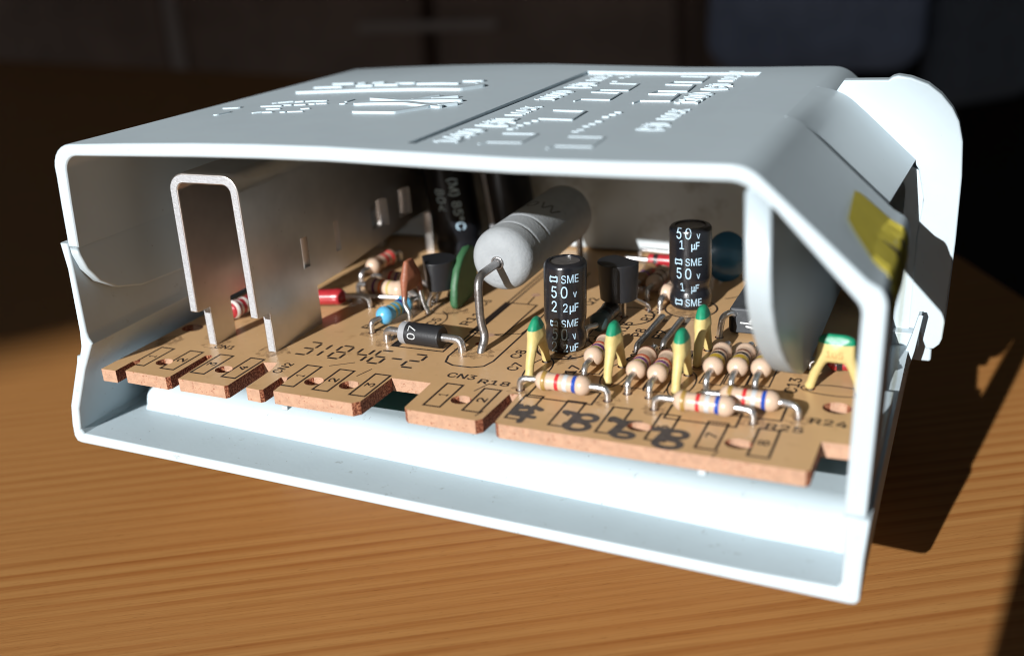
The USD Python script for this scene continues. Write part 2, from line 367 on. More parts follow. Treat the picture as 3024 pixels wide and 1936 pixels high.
structure('tabletop', bevel_prism(ring, (0, 0, TABLE), X, Y, -Z * 22, b=2.0), mat_wood)
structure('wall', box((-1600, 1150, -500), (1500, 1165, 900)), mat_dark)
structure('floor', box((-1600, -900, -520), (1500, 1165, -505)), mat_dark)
# the window frame beside the photographer: its post shades the right of the table, its boarded side the far left
t_ = 140.0
def back(xx, yy, yw):          # where the sun ray to (xx, yy) on the table crosses the plane y = yw
    t = yy - yw; return (xx - 0.165 * t, TABLE + 0.42 * t)
pa, pb = back(89.3, 11.7, -150), back(93.3, 42.0, -150)
dx = (pb[0] - pa[0]) / (pb[1] - pa[1])
post = Polygon([(pa[0] - dx * (pa[1] - TABLE), TABLE + 0.3), (pa[0] + dx * 190, pa[1] + 190), (420, pa[1] + 190), (420, TABLE + 0.3)])
structure('window_frame', prism(post, (0, -150, 0), X, Z, -Y * 8), mat_frame)
yw = -1900
q = [back(-320, -75, yw), back(-100, 4, yw), back(-68, 36, yw), back(-42, 74, yw), back(10, 168, yw), back(60, 186, yw), back(93, 180, yw), back(122, 98, yw), back(150, 60, yw), back(320, 40, yw)]
cur = Polygon(q + [(4000, q[-1][1]), (4000, 2200), (-4500, 2200), (-4500, q[0][1])])
structure('curtain', prism(cur, (0, yw, 0), X, Z, -Y * 6), mat_cloth2)

# dim things in the room behind
c = thing('cupboard', (-240, 470, -240), 'dark wooden cupboard with flat doors, out of focus behind the case', 'cupboard')
part(c, 'carcass', box((-700, 486, -300), (-60, 800, 330)), mat_cupboard)
for a, b in ((-690, -402), (-392, -215), (-205, -66)):
    part(c, 'door', rbox((a, 470, -290), (b, 485.5, 320), 1.5), mat_cupboard)
part(c, 'handle_rail', rbox((-246, 452, -4.5), (-160, 460, 0.5), 1.5), mat_rail)
part(c, 'frame_strip', rbox((-395, 464, -290), (-384, 469.6, 320), 1.0), mat_rail)
s = thing('cushion', (0, 430, -60), 'blue-grey padded cushion, out of focus in the dark behind the right end of the case', 'cushion')
part(s, 'pad', unman(hull([((-28, 450, -10), 16), ((40, 455, -12), 15), ((-25, 450, 60), 16), ((42, 455, 60), 15)], 32)), mat_cloth, smooth=60)
part(s, 'side_panel', unman(hull([((66, 470, -34), 12), ((92, 475, -30), 12), ((64, 470, 60), 12), ((96, 475, 60), 12)], 32)), mat_cloth2, smooth=60)

# ------------------------------------------------------------------ the case
case = thing('module_case', (38, 26, TABLE), 'open white plastic case with embossed lid and clipped lower shell lying on the table', 'case')
def tilt(t):
    """the lid falls slightly towards the back"""
    v = t.vertices.copy(); k = np.clip((v[:, 2] - 8) / 24.0, 0, 1)
    v[:, 2] -= 0.013 * v[:, 1] * k
    t.vertices = v; return t
def arc(c, r, a0, a1, n=6):
    return [(c[0] + r * math.cos(t), c[1] + r * math.sin(t)) for t in np.radians(np.linspace(a0, a1, n))]
outer = [(2.0, 23.4), (2.25, 27.5), (2.5, 30.6)] + arc((5.1, 31.2), 2.6, 172, 92, 7) + [(12, 34.05), (20, 34.25), (27, 34.33), (34, 34.3), (42, 34.08), (51.3, 33.84), (60, 33.80), (67.0, 33.86)]
outer += arc((68.3, 30.6), 3.25, 88, 46, 6) + [(79.0 - 0.9, 25.0 + 0.9)] + arc((77.45, 23.9), 2.15, 42, 2, 6) + [(79.5, 18.0), (79.3, 11.0), (79.15, 6.66)]
inner = [(77.45, 6.66), (77.65, 14.4), (77.83, 22.6)] + arc((76.3, 23.2), 1.55, 0, 44, 5) + [(71.6, 30.6)] + arc((68.2, 30.0), 2.6, 48, 88, 4) + [(60, 32.55), (51.3, 32.58), (42, 32.8), (34, 33.0), (27, 33.02), (20, 32.95), (12, 32.78)] + arc((5.7, 31.0), 1.65, 92, 172, 6) + [(3.75, 28.0), (3.4, 23.4)]
ring = np.array(outer + inner)[::-1]
shell = bevel_prism(ring, (0, 0, 0), X, Z, Y * 52.6, b=0.28)
lid = man(tilt(shell))
lid -= man(box((68.6, 19.8, 4), (84, 37.35, 33.0 + 4)))           # gap in the side behind the front section
lid -= man(box((76.9, 7.5, 8.5), (84, 19.9, 21.5)))             # opening in the side, taped over
# sunken label field on the lid
def zt(xx, yy): return 33.9 - 0.013 * yy
field = m3.Manifold.hull_points([(40.25, 3.2, zt(0, 3.2) - 0.04), (40.40, 47.2, zt(0, 47) - 0.17), (61.0, 47.9, zt(0, 48) - 0.42), (63.5, 3.4, zt(0, 3) + 0.05), (63.5, 3.4, 37.0), (61.0, 47.9, 37.0), (40.6, 47.2, 37.0), (40.25, 3.2, 37.0)])
lid -= field
up_shell = part(case, 'upper_shell', unman(lid), mat_case, smooth=28)
# the lid's left skirt, its lower edge swept back, and the back wall
skirt = [(0.02, 23.5), (0.1, 22.6), (0.7, 20.9), (2.0, 19.2), (4.2, 17.8), (7.5, 16.9), (52, 14.6), (52, 23.5)]
sk = bevel_prism(np.array(skirt), (2.06, 0, 0), Y, Z, X * 1.2, b=0.25)
part(up_shell, 'left_skirt', sk, mat_case)
part(up_shell, 'back_wall', bevel_prism(np.array([(3.3, 9.9), (77.4, 9.9), (77.6, 23.0), (70.2, 31.0), (68.6, 32.2), (5.5, 32.4), (3.5, 30.5)]), (0, 51.6, 0), X, Z, Y * 1.4, b=0.2), mat_case_smudged)
# divider wall: leans to the right, its front lower corner swept back down to the board
dv = [(0.02, 32.0), (0.12, 25.5), (0.8, 23.0), (2.5, 20.4), (4.8, 17.9), (7.4, 15.8), (11.2, 13.3), (16.4, 10.8), (19, 10.3), (50, 10.2), (50, 28.6), (19.6, 28.6), (19.3, 31.6)]
d = bevel_prism(np.array(dv), (0, 0, 0), Y, Z, X * 2.0, b=0.3)
v = d.vertices.copy(); v[:, 0] += 69.3 + (33 - v[:, 2]) / 22.5 * 0.35; d.vertices = v
part(up_shell, 'divider_wall', d, mat_case)
# scooped ramp between the front section and the flange
us = np.linspace(0, 1, 13)
def ramp_pt(s, yy, th):
    k = (yy - 19.9) / 17.1
    P0 = np.array([68.62, 33.85]); P1 = np.array([70.7, 33.6]); P2 = np.array([78.35, 26.5])
    inset = 2.1 * (1 - k) ** 1.0
    n = np.array([0.70, 0.71])
    p = (1 - s) ** 2 * P0 + 2 * s * (1 - s) * P1 + s * s * np.array([72.0, 32.3]) if s <= 1 else None
    return p, inset, n, P2
prof = []
for s in np.linspace(0, 1, 7): prof.append(ramp_pt(s, 37, 0)[0])
for s in np.linspace(0, 1, 7)[1:]: prof.append((1 - s) * np.array([72.0, 32.3]) + s * np.array([78.35, 26.35]))
prof = np.array(prof)
def ramp_row(yy, th):
    k = (yy - 19.9) / 17.1
    w = np.clip(np.linspace(0, 1.5, len(prof)), 0, 1); w = w * w * (3 - 2 * w)
    off = -2.2 * (1 - k) * w + 0.35 * k * w - th
    out = prof + off[:, None] * np.array([0.69, 0.72])
    z = out[:, 1] - 0.013 * yy
    return np.stack([out[:, 0], np.full(len(out), yy), z], 1)
ys = np.linspace(19.9, 37.2, 8)
g0 = np.array([ramp_row(a, 0.0) for a in ys]); g1 = np.array([ramp_row(a, 1.2) for a in ys])
def sheet(g0, g1):
    a, b = g0.shape[:2]; vs = np.vstack([g0.reshape(-1, 3), g1.reshape(-1, 3)]); o = a * b; fs = []
    for i in range(a - 1):
        for j in range(b - 1):
            p, q_, r, s_ = i * b + j, i * b + j + 1, (i + 1) * b + j + 1, (i + 1) * b + j
            fs += [(p, r, q_), (p, s_, r), (o + p, o + q_, o + r), (o + p, o + r, o + s_)]
    edge = [(0, j) for j in range(b)] + [(i, b - 1) for i in range(1, a)] + [(a - 1, j) for j in range(b - 2, -1, -1)] + [(i, 0) for i in range(a - 2, 0, -1)]
    e = [i * b + j for i, j in edge]
    for p, q_ in zip(e, e[1:] + e[:1]): fs += [(p, q_, o + q_), (p, o + q_, o + p)]
    t = tm(vs, fs)
    if t.volume < 0: t.invert()
    return t
part(up_shell, 'scooped_ramp', sheet(g0, g1), mat_case, smooth=40)
# flange plate that stands out beyond the side
fl = [(70.4, 32.6), (71.3, 33.95), (75.5, 34.0), (75.9, 34.3), (76.4, 34.42), (77.6, 34.22), (79.2, 33.6), (80.5, 32.6), (81.6, 31.3), (82.3, 30.0), (82.8, 28.0), (83.02, 24.5), (83.0, 18), (82.75, 9.5), (82.6, 7.2), (82.35, 6.5), (81.8, 5.95), (81.05, 5.9), (80.2, 8.0), (79.15, 8.1), (79.2, 13.0), (79.2, 18), (79.6, 22.0), (78.9, 25.2), (77.9, 26.6)]
part(up_shell, 'side_flange', bevel_prism(np.array(fl)[::-1], (0, 37.2, 0), X, Z, Y * 1.7, b=0.22), mat_case, label='tall white flange plate with a rounded upper corner')

# embossing on the lid
TOPX, TOPZ = zip(*[q_ for q_ in outer if q_[1] > 33.5])
def lid_top(xx, yy):
    zz = np.interp(xx, TOPX, TOPZ) - 0.013 * yy
    if 40.3 < xx < 63 and 3.2 < yy < 47.8:
        k = (yy - 3.2) / 44.2; dep = 0.04 + 0.13 * k + 0.25 * k * (xx - 40.3) / 22.0; u_ = (xx - 40.3) / 22.0
        zz = min(zz, 33.9 - 0.013 * yy - dep * (1 - min(1.0, u_ * (1 - k) * 1.2)))
    return zz
def raise_(t, h):
    v = t.vertices; cz_ = np.array([lid_top(a_, b_) for a_, b_ in v[:, :2]])
    t.vertices = np.stack([v[:, 0], v[:, 1], cz_ - 0.4 + v[:, 2] * (0.4 + h)], 1); return t
def rib(path, w, h=0.32, closed=False):
    pl = LineString(path).buffer(w / 2, cap_style=1, join_style=1, quad_segs=3)
    out = []
    for g in getattr(pl, 'geoms', [pl]):
        g = g.segmentize(2.0)
        r_ = np.array(g.exterior.coords)[:-1]
        t = trimesh.creation.extrude_polygon(g, 1.0, engine='earcut')
        out.append(raise_(t, h))
    return cat(out)
WAVES = {'wave_a': [(46.23, 4.71), (46.56, 5.54), (49.66, 5.58), (49.5, 9.5), (46.34, 9.53)], 'wave_a2': [(46.6, 17.08), (49.95, 16.69), (49.53, 21.43), (46.22, 21.75)], 'wave_a3': [(46.21, 27.35), (46.44, 28.54), (49.55, 28.46), (49.28, 33.03), (45.97, 33.37), (46.27, 35.01), (49.46, 34.84), (49.19, 39.55), (45.84, 39.9)], 'wave_b': [(52.69, 3.9), (52.91, 4.87), (56.07, 4.94), (55.82, 8.86), (52.75, 8.8)], 'wave_b2': [(52.65, 26.68), (52.87, 28.02), (55.98, 27.96), (55.69, 32.46), (52.53, 32.59), (52.74, 34.69), (55.94, 34.54), (55.57, 39.11), (52.39, 39.44), (52.59, 41.54), (55.75, 41.41), (55.54, 45.75), (52.36, 45.94)]}
DOTS = [(45.97, 11.69), (46.16, 12.31), (46.12, 13.61), (46.31, 14.8), (46.57, 16.02), (52.39, 11.08), (52.56, 11.96), (52.44, 13.65), (52.61, 14.8), (52.73, 16.13), (52.57, 18.52), (52.82, 19.77), (52.92, 21.05), (45.77, 41.45), (45.63, 44.42), (46.05, 45.42), (46.04, 47.23)]
TXT = [('1400', (44.22, 5.14), (43.83, 10.74), (41.65, 5.38)), ('(S)II', (45.27, 12.76), (44.17, 16.48), (42.54, 13.13)), ('MAX', (44.22, 18.57), (44.22, 23.45), (42.35, 18.78)), ('1000', (44.18, 27.75), (43.57, 33.64), (41.73, 27.85)), ('(S)II', (44.78, 36.2), (43.95, 39.9), (42.08, 36.4)), ('MAX', (44.31, 41.95), (43.86, 47.29), (42.33, 41.96)), ('(S)I', (59.74, 12.3), (59.35, 15.54), (57.65, 12.45)), ('MAX', (59.38, 17.68), (59.38, 22.74), (57.65, 17.54)), ('1200', (59.42, 26.63), (58.88, 33.16), (56.93, 26.51)), ('(S)I', (59.84, 35.87), (59.11, 39.91), (57.49, 35.84)), ('MAX', (58.98, 42.56), (59.04, 48.19), (57.27, 42.57))]
STROKES = [(1.1, [(11.07, 29.88), (31.48, 30.89), (32.83, 33.22)]), (0.55, [(10.69, 33.66), (14.24, 33.73)]), (0.5, [(11.61, 36.35), (14.27, 36.38)]), (0.5, [(16.35, 34.08), (18.26, 34.12)]), (0.5, [(15.34, 36.18), (15.8, 36.5)]), (0.5, [(17.38, 36.2), (18.33, 36.64)]), (0.5, [(18.28, 34.53), (19.64, 34.56)]), (0.5, [(19.94, 34.36), (21.54, 34.38)]), (0.9, [(21.05, 35.72), (22.93, 35.75)]), (0.5, [(24.08, 34.94), (28.23, 35.01)]), (0.5, [(28.4, 35.01), (29.09, 35.02)]), (1.0, [(29.28, 37.07), (31.03, 37.19)]), (0.5, [(31.47, 35.36), (32.96, 33.8)]), (0.7, [(27.32, 15.88), (31.66, 16.06), (33.49, 19.32)]), (1.0, [(24.63, 20.77), (29.82, 21.5), (34.64, 19.71)]), (0.7, [(24.54, 23.91), (28.88, 22.6), (35.13, 23.53)]), (0.4, [(29.76, 23.33), (31.33, 26.07)]), (0.4, [(31.72, 24.11), (33.8, 25.58)]), (0.5, [(34.55, 20.18), (35.72, 21.45)]), (0.35, [(12.81, 20.14), (15.17, 20.28)]), (0.35, [(15.21, 20.71), (16.13, 20.77)]), (0.35, [(16.71, 20.8), (17.87, 20.87)]), (0.35, [(18.36, 21.16), (18.85, 21.18)]), (0.35, [(19.15, 21.37), (20.22, 21.43)]), (0.35, [(12.79, 22.24), (13.01, 22.43)]), (0.35, [(13.32, 22.62), (14.67, 23.23)]), (0.35, [(15.34, 22.91), (16.07, 23.12)]), (0.35, [(16.64, 23.06), (17.39, 23.37)]), (0.35, [(17.67, 23.21), (19.01, 23.28)]), (0.35, [(14.79, 15.95), (15.34, 16.47)]), (0.35, [(15.89, 16.19), (16.86, 16.26)]), (0.35, [(14.9, 18.24), (16.32, 18.42)]), (0.35, [(18.21, 16.12), (18.58, 16.15)]), (0.35, [(18.98, 16.34), (20.55, 16.45)]), (0.35, [(19.45, 18.06), (20.14, 18.27)]), (0.35, [(22.26, 21.13), (22.69, 21.16)]), (0.35, [(22.12, 22.4), (22.1, 23.79)]), (0.7, [(10.52, 15.31), (10.88, 16.64)]), (0.8, [(8.24, 19.77), (9.8, 19.87)])]
for k in WAVES: part(up_shell, 'embossed_pulse_line', rib(WAVES[k], 0.25, 0.075), mat_raised, smooth=False)
for a, b in DOTS: part(up_shell, 'embossed_dot', rib([(a - 0.12, b), (a + 0.22, b)], 0.42, 0.08), mat_raised, smooth=False)
for s, b0, b1, tp in TXT:
    b0, b1, tp = (np.array(a) for a in (b0, b1, tp))
    h = abs(b0[0] - tp[0]); xb = (b0[0] + b1[0]) / 2
    t = text(s, (xb, b0[1], 0), Y, -X, h, 1.0, length=abs(b1[1] - b0[1]) + 0.4)
    raise_(t, 0.09)
    part(up_shell, 'embossed_lettering', t, mat_raised, smooth=False)
for w, pth in STROKES[:1]: part(up_shell, 'embossed_bar', rib(pth, w, 0.30), mat_raised, smooth=False)
part(up_shell, 'embossed_word', cat([rib(p_, w, 0.22) for w, p_ in STROKES[1:13]]), mat_raised, smooth=False)
part(up_shell, 'embossed_emblem', cat([rib(p_, w, 0.24 + 0.012 * i) for i, (w, p_) in enumerate(STROKES[13:19])]), mat_raised, smooth=False)
part(up_shell, 'embossed_small_print', cat([rib(p_, w, 0.13) for w, p_ in STROKES[19:]]), mat_raised, smooth=False)

# lower shell: left wall with a waist, sloping floor, right wall
def fz(xx): return -0.0266 * (xx + 2.98)
lo_out = [(0.95, 23.75), (1.2, 21.0), (0.86, 14.3), (0.58, 12.5), (0.1, 11.4), (-0.35, 11.3), (-0.6, 10.5), (-2.95, 5.2), (-3.4, 3.0), (-3.5, 1.5), (-3.2, 0.85), (-2.6, 0.70)] + [(a, 0.79 + fz(a)) for a in (10, 30, 50, 70)] + [(78.2, -1.38), (78.75, -1.3), (79.05, -0.9), (79.2, 3.0), (79.45, 6.58)]
lo_in = [(77.5, 6.58), (77.6, 3.0), (77.55, 0.6), (77.3, 0.02)] + [(a, 1.95 + fz(a)) for a in (70, 50, 30, 10)] + [(-1.9, 1.92), (-2.25, 2.4), (-1.8, 4.9), (0.45, 9.8), (1.4, 11.4), (2.15, 12.75), (2.28, 12.95), (1.9, 13.6), (1.85, 14.2), (2.0, 20.9), (1.96, 23.75)]
low = bevel_prism(np.array(lo_out + lo_in), (0, 0, 0), X, Z, Y * 54.2, b=0.25)
v = low.vertices.copy()
cutm = man(low)
cutm -= man(box((-6, 20.5, 8.5), (1.6, 60, 30)))
lo_shell = part(case, 'lower_shell', unman(man(low)), mat_case_scuffed, smooth=30)
part(lo_shell, 'back_wall', rbox((-1.5, 53.2, -0.6), (77.5, 54.1, 12.5), 0.3), mat_case)
# ledge with a rounded nose under the front of the board
nose = [(6.4, 1.3)] + [(10.0 - 3.1 * math.cos(t) - 0.2, 1.3 + 3.0 * math.sin(t) ** 0.85) for t in np.linspace(0.12, math.pi / 2, 9)] + [(24, 4.25), (52.8, 4.25), (52.8, 0.0), (6.4, 0.0)]
b_ = bevel_prism(np.array(nose), (0.1, 0, 0), Y, Z, X * 77.3, b=0.45, steps=4)
v = b_.vertices.copy(); v[:, 2] += np.where(v[:, 2] > 0.9, 0.6 + fz(v[:, 0]) * 0.55, -0.2 + fz(v[:, 0])); v[:, 1] += -0.028 * v[:, 0] + 0.8; b_.vertices = v
part(lo_shell, 'rounded_ledge', b_, mat_case_scuffed, smooth=40)
part(lo_shell, 'base', prism(Polygon([(5, TABLE + 0.02), (70, TABLE + 0.02), (71, -0.95), (4, 0.50)]), (0, 23.5, 0), X, Z, Y * 30), mat_case)
part(lo_shell, 'latch_block', rbox((77.6, 36.0, 6.2), (80.3, 38.6, 8.0), 0.12), mat_case)
fin = Polygon([(80.35, 8.0), (80.45, 10.4), (79.95, 8.6), (79.15, 6.6), (79.1, 4.6), (79.6, 5.0), (80.0, 6.4)])
part(lo_shell, 'latch_fin', bevel_prism(np.array([(79.05, 3.2), (79.75, 5.0), (80.1, 6.6), (80.65, 10.6), (80.2, 10.6), (79.75, 8.6), (79.15, 6.4)]), (0, 34.6, 0), X, Z, Y * 1.3, b=0.1), mat_case)
part(lo_shell, 'latch_tongue', rbox((78.6, 39.2, 3.6), (81.6, 40.2, 9.0), 0.3), mat_case)

# yellow sticker folded over the edge between bevel and side, with handwriting on it
ch0, ch1 = np.array([70.6, 33.35]), np.array([78.1, 25.9])
cu = np.array([ch1[0] - ch0[0], 0, ch1[1] - ch0[1]]); cu /= np.linalg.norm(cu)
cn = np.array([-cu[2], 0, cu[0]]); cn = cn * np.sign(cn[0])
def side(s, yy, lift):
    """point s mm along the profile from the top of the bevel, following the rounded edge on to the side wall"""
    Lc = 10.55; R = 2.15; aR = math.radians(40)
    if s < Lc: p = np.array([ch0[0], 0, ch0[1]]) + cu * s; n = cn
    elif s < Lc + R * aR:
        a = math.radians(42) - (s - Lc) / R; p = np.array([77.45 + R * math.cos(a), 0, 23.9 + R * math.sin(a)]); n = np.array([math.cos(a), 0, math.sin(a)])
    else:
        p = np.array([79.6 - (s - Lc - R * aR) * 0.016, 0, 23.95 - (s - Lc - R * aR)]); n = X
    p = p + n * lift; p[1] = yy
    p[2] -= 0.013 * yy * np.clip((p[2] - 8) / 24.0, 0, 1)
    return p
def conform(poly, lift=0.09, cell=0.5, th=0.05):
    """poly in (s, y): a thin sheet lying on the bevel and the side"""
    g = trimesh.creation.triangulate_polygon(poly.segmentize(cell), engine='earcut')
    t = trimesh.Trimesh(*g, process=False); t = trimesh.Trimesh(*trimesh.remesh.subdivide_to_size(np.c_[t.vertices, np.zeros(len(t.vertices))], t.faces, cell * 1.5), process=True)
    v = t.vertices; n = len(v)
    vs = np.array([side(a, b, lift) for a, b, _ in v])
    t = tm(vs, t.faces)
    if np.dot(t.face_normals.mean(0), cn) < 0: t.invert()
    return t
stk = Polygon([(7.2, 7.2), (6.6, 14.6), (7.2, 15.4), (11.6, 16.7), (13.4, 16.6), (14.6, 13.0), (14.3, 2.9), (12.6, 2.4), (8.2, 6.0)])
st_ = part(case, 'sticker', conform(stk, 0.09), mat_sticker, smooth=50, label='yellow sticker folded over the edge')
def pen(path, w=0.32): return LineString(path).buffer(w / 2, quad_segs=3)
ink = unary_union([pen([(11.2, 11.9), (10.8, 13.0), (11.7, 13.6), (12.4, 12.6), (13.0, 11.4), (13.4, 11.6), (13.2, 13.4)]), pen([(11.0, 8.8), (10.6, 9.9), (11.5, 10.6), (12.3, 9.5), (12.9, 8.3), (13.4, 8.6), (13.1, 10.3)])])
part(st_, 'handwriting', cat([conform(g, 0.14, 0.6) for g in getattr(ink, 'geoms', [ink])]), mat_pen, smooth=50)
part(case, 'tape_strip', conform(Polygon([(12.9, 11.6), (13.2, 19.3), (26.0, 19.3), (25.6, 11.9)]), 0.07), mat_tape, smooth=50, label='strip of scratched clear tape over the opening in the side')

# ------------------------------------------------------------------ the circuit board
ZB = 9.64
pcb = thing('circuit_board', (39, 27, 8.24), 'brown circuit board crowded with soldered parts inside the open white case', 'circuit board')
edge = [(1.66, 1.05), (3.6, 1.05), (3.6, 3.6), (4.1, 4.3), (4.6, 3.6), (4.66, 1.4), (10.2, 1.15), (10.55, 1.5), (10.5, 7.1), (11.0, 7.45), (11.5, 7.1), (11.8, 1.25), (17.7, 1.1), (18.0, 1.4), (17.95, 7.3), (19.5, 7.6), (20.0, 6.0), (20.15, 1.45), (21.85, 1.3), (22.15, 1.6), (22.15, 4.6), (22.8, 4.8), (23.2, 4.0), (23.4, 1.5), (32.5, 1.3), (33.1, 1.9), (33.3, 7.5), (37.7, 7.5), (37.85, 2.0), (38.3, 1.6), (45.4, 1.35), (45.9, 1.9), (46.15, 7.3), (47.0, 7.5), (47.25, 1.7), (47.7, 1.3), (74.4, 0.75), (74.7, 1.1), (74.75, 6.0), (77.3, 6.1), (77.3, 53.2), (2.2, 53.2)]
jit = np.random.default_rng(3)
bp = Polygon(edge)
# oblong and round holes, and the small ones for the wires
for a, b, rx, ry in ((7.23, 4.45, 0.95, 0.85), (14.95, 4.6, 0.95, 0.85), (26.05, 4.65, 1.0, 0.95), (30.0, 4.85, 1.0, 0.95), (42.25, 4.9, 1.0, 0.9), (59.75, 4.35, 1.1, 0.85), (68.45, 3.75, 1.15, 0.9), (75.14, 12.65, 1.25, 1.15), (3.4, 13.6, 1.3, 1.1)):
    bp = bp.difference(affinity.scale(Point(a, b).buffer(1.0, quad_segs=8), rx, ry))
WIRES = []          # holes of the component wires, filled in below
def wire_hole(a, b): WIRES.append((a, b))
def stand(name, label):
    """a component: its first mesh is the part, the rest hang below it"""
    return (name, label)

def res(O, d, length, ends, bands, body, rad=0.80, ball=0.95, leads=None, wire_r=0.31, label=None, name='resistor', lead_mat=None, wire_mat=None):
    """axial part: O = start of the body (mm, on its axis), d = direction; bands = (from, to, colour) in mm; leads = the two points on the board"""
    d = np.asarray(d, float); d /= np.linalg.norm(d); O = np.asarray(O, float); L = length
    e = 1.55
    def r_at(t):
        q = min(t, L - t)
        if q < e * 0.62: return ball * math.sqrt(max(1 - ((e * 0.62 - q) / (e * 0.62)) ** 2, 0.0)) * 0.999 + 0.001
        if q < e: return ball + (rad - ball) * (0.5 - 0.5 * math.cos(math.pi * (q - e * 0.62) / (e * 0.38)))
        return rad
    ts = np.unique(np.concatenate([np.array([0, .03, .1, .2, .35, .5, .7, .95, 1.15, 1.35, 1.55]), L - np.array([0, .03, .1, .2, .35, .5, .7, .95, 1.15, 1.35, 1.55]), np.linspace(1.7, L - 1.7, 5)]))
    p = part(pcb, name, lathe([(t, max(r_at(t), 0.12)) for t in ts], O, d, 26), body, smooth=50, label=label)
    for a, b, c in bands:
        tt = np.linspace(a, b, 6)
        part(p, 'band', lathe([(a, 0.2)] + [(t, r_at(t) + 0.016) for t in tt] + [(b, 0.2)], O, d, 26), BANDS[c], smooth=50)
    if leads:
        for k, (hx, hy) in enumerate(leads):
            s = O + d * (0.25 if k == 0 else L - 0.25)
            out = -d if k == 0 else d
            reach = np.linalg.norm(np.array([hx, hy]) - (s + out * 0.25)[:2])
            c = np.array([hx, hy, O[2] - 0.02])
            part(p, 'lead', tube(bent([s, s + out * 0.45, c, np.array([hx, hy, 8.6])], 1.0, 7), wire_r, 12), wire_mat or mat_lead, smooth=60)
            wire_hole(hx, hy)
    return p

# parts that lie along the board edge
bX = [(0.85, 1.25, 'gold'), (2.15, 2.5, 'red'), (2.95, 3.35, 'grey'), (3.85, 4.25, 'blue')]
zr = ZB + 1.22
res((48.35, 8.62, zr), (1, -0.02, 0), 5.55, None, bX, mat_beige, leads=[(46.75, 8.5), (55.45, 8.55)], label='beige resistor lying left of the marker figures, nearest to the big hole between pads')
res((61.75, 8.0, zr), (1, -0.02, 0), 5.55, None, bX, mat_beige, leads=[(60.0, 8.05), (68.85, 7.75)], label='front beige resistor of the pair at the right')
res((65.3, 10.3, zr - 0.1), (1, -0.03, 0), 5.4, None, bX, mat_beige, leads=[(63.6, 10.3), (72.3, 9.75)], label='beige resistor half hidden behind the front one at the right')
# parts that point into the case
bP = [(1.3, 1.62, 'ochre'), (1.85, 2.2, 'purple'), (2.55, 2.95, 'rust'), (4.4, 4.75, 'brown')]
bQ = [(1.4, 2.15, 'yellow'), (2.35, 2.75, 'black'), (3.15, 3.5, 'brown')]
for (hx, hy, bd, lb) in ((51.75, 12.5, bP, 'beige resistor behind the first yellow capacitor'), (56.72, 10.5, bP, 'left of the two beige resistors with purple and rust bands'), (58.88, 10.2, bP, 'right of the two beige resistors with purple and rust bands'),
                         (63.4, 13.2, bQ, 'leftmost of three beige resistors with yellow and black bands'), (65.6, 13.6, bQ, 'middle of three beige resistors with yellow and black bands'), (67.72, 14.0, bQ, 'beige resistor tucked under the divider wall')):
    res((hx, hy + 1.75, zr), (0.0, 1, 0), 5.5, None, bd, mat_beige, rad=0.83, ball=0.98, leads=[(hx, hy), (hx + 0.05, hy + 9.0)], label=lb)
res((25.35, 19.0, zr + 0.05), (0.10, 1, 0), 5.6, None, [(1.95, 2.25, 'ochre'), (2.75, 3.05, 'ochre'), (3.45, 3.9, 'violet'), (5.0, 5.3, 'ochre')], mat_blue_res, rad=0.86, ball=1.05, leads=[(24.95, 17.75), (26.2, 26.3)], label='sky blue resistor left of the black diode')
res((17.95, 28.55, zr + 0.1), (1, -0.14, 0), 5.9, None, [(1.45, 1.8, 'purple'), (2.35, 2.75, 'orange'), (3.6, 3.85, 'ochre')], mat_beige, rad=0.95, ball=1.12, leads=[(16.55, 28.7), (25.9, 26.8)], label='beige resistor with an orange band behind the long bare wire')
res((18.3, 31.9, zr), (1, -0.12, 0), 5.8, None, [(1.3, 1.7, 'red'), (2.2, 2.6, 'purple')], mat_beige, rad=0.9, ball=1.05, leads=[(16.2, 32.6), (25.9, 30.2)], label='beige resistor with red and purple bands, second from the bare wire')
res((15.0, 34.0, zr + 0.2), (0.05, 1, 0), 5.6, None, [(1.5, 2.0, 'brown'), (2.9, 3.5, 'red'), (4.1, 4.5, 'red')], mat_beige, rad=0.85, ball=1.0, leads=[(14.8, 32.2), (15.3, 41.3)], label='out of focus beige resistor beside the metal sheet')
res((6.6, 16.4, zr), (0.12, 1, 0), 5.0, None, [(0.5, 0.9, 'white'), (1.25, 1.6, 'white'), (2.2, 2.6, 'white')], mat_red_glass, rad=0.95, ball=1.1, leads=[(6.3, 14.9), (7.4, 23.0)], label='red and white banded resistor seen through the folded metal sheet')
res((12.7, 22.6, zr + .1), (0.95, 0.3, 0), 5.3, None, [], mat_red_glass, rad=0.95, ball=1.0, leads=[(12.2, 22.2), (20.4, 24.9)], label='red resistor poking out behind the metal foot')
res((49.3, 22.9, zr + 0.1), (0.0, 1, 0), 5.6, None, [(2.2, 2.9, 'black'), (3.2, 5.3, 'black')], mat_green_res, rad=0.95, ball=1.05, leads=[(48.5, 21.8), (49.4, 30.2)], label='dark green resistor behind the nearest standing capacitor')
res((51.3, 36.4, zr), (0.0, 1, 0), 5.5, None, [(1.6, 2.1, 'brown'), (3.0, 3.5, 'brown')], mat_beige, rad=0.85, ball=1.0, leads=[(51.2, 34.9), (51.4, 43.2)], label='shaded beige resistor left of the farther standing capacitor')
res((53.5, 33.9, zr - 0.1), (0.05, 1, 0), 5.5, None, [], mat_beige, rad=0.85, ball=1.0, leads=[(53.45, 32.4), (53.9, 41.0)], label='sunlit end of a beige resistor touching the farther standing capacitor')
res((49.4, 37.6, zr - 0.1), (0.0, 1, 0), 5.4, None, [(1.5, 2.0, 'purple')], mat_brown_lac, rad=0.8, ball=0.95, leads=[(49.3, 36.3), (49.5, 44.8)], label='brown resistor in the shade behind the right transistor')
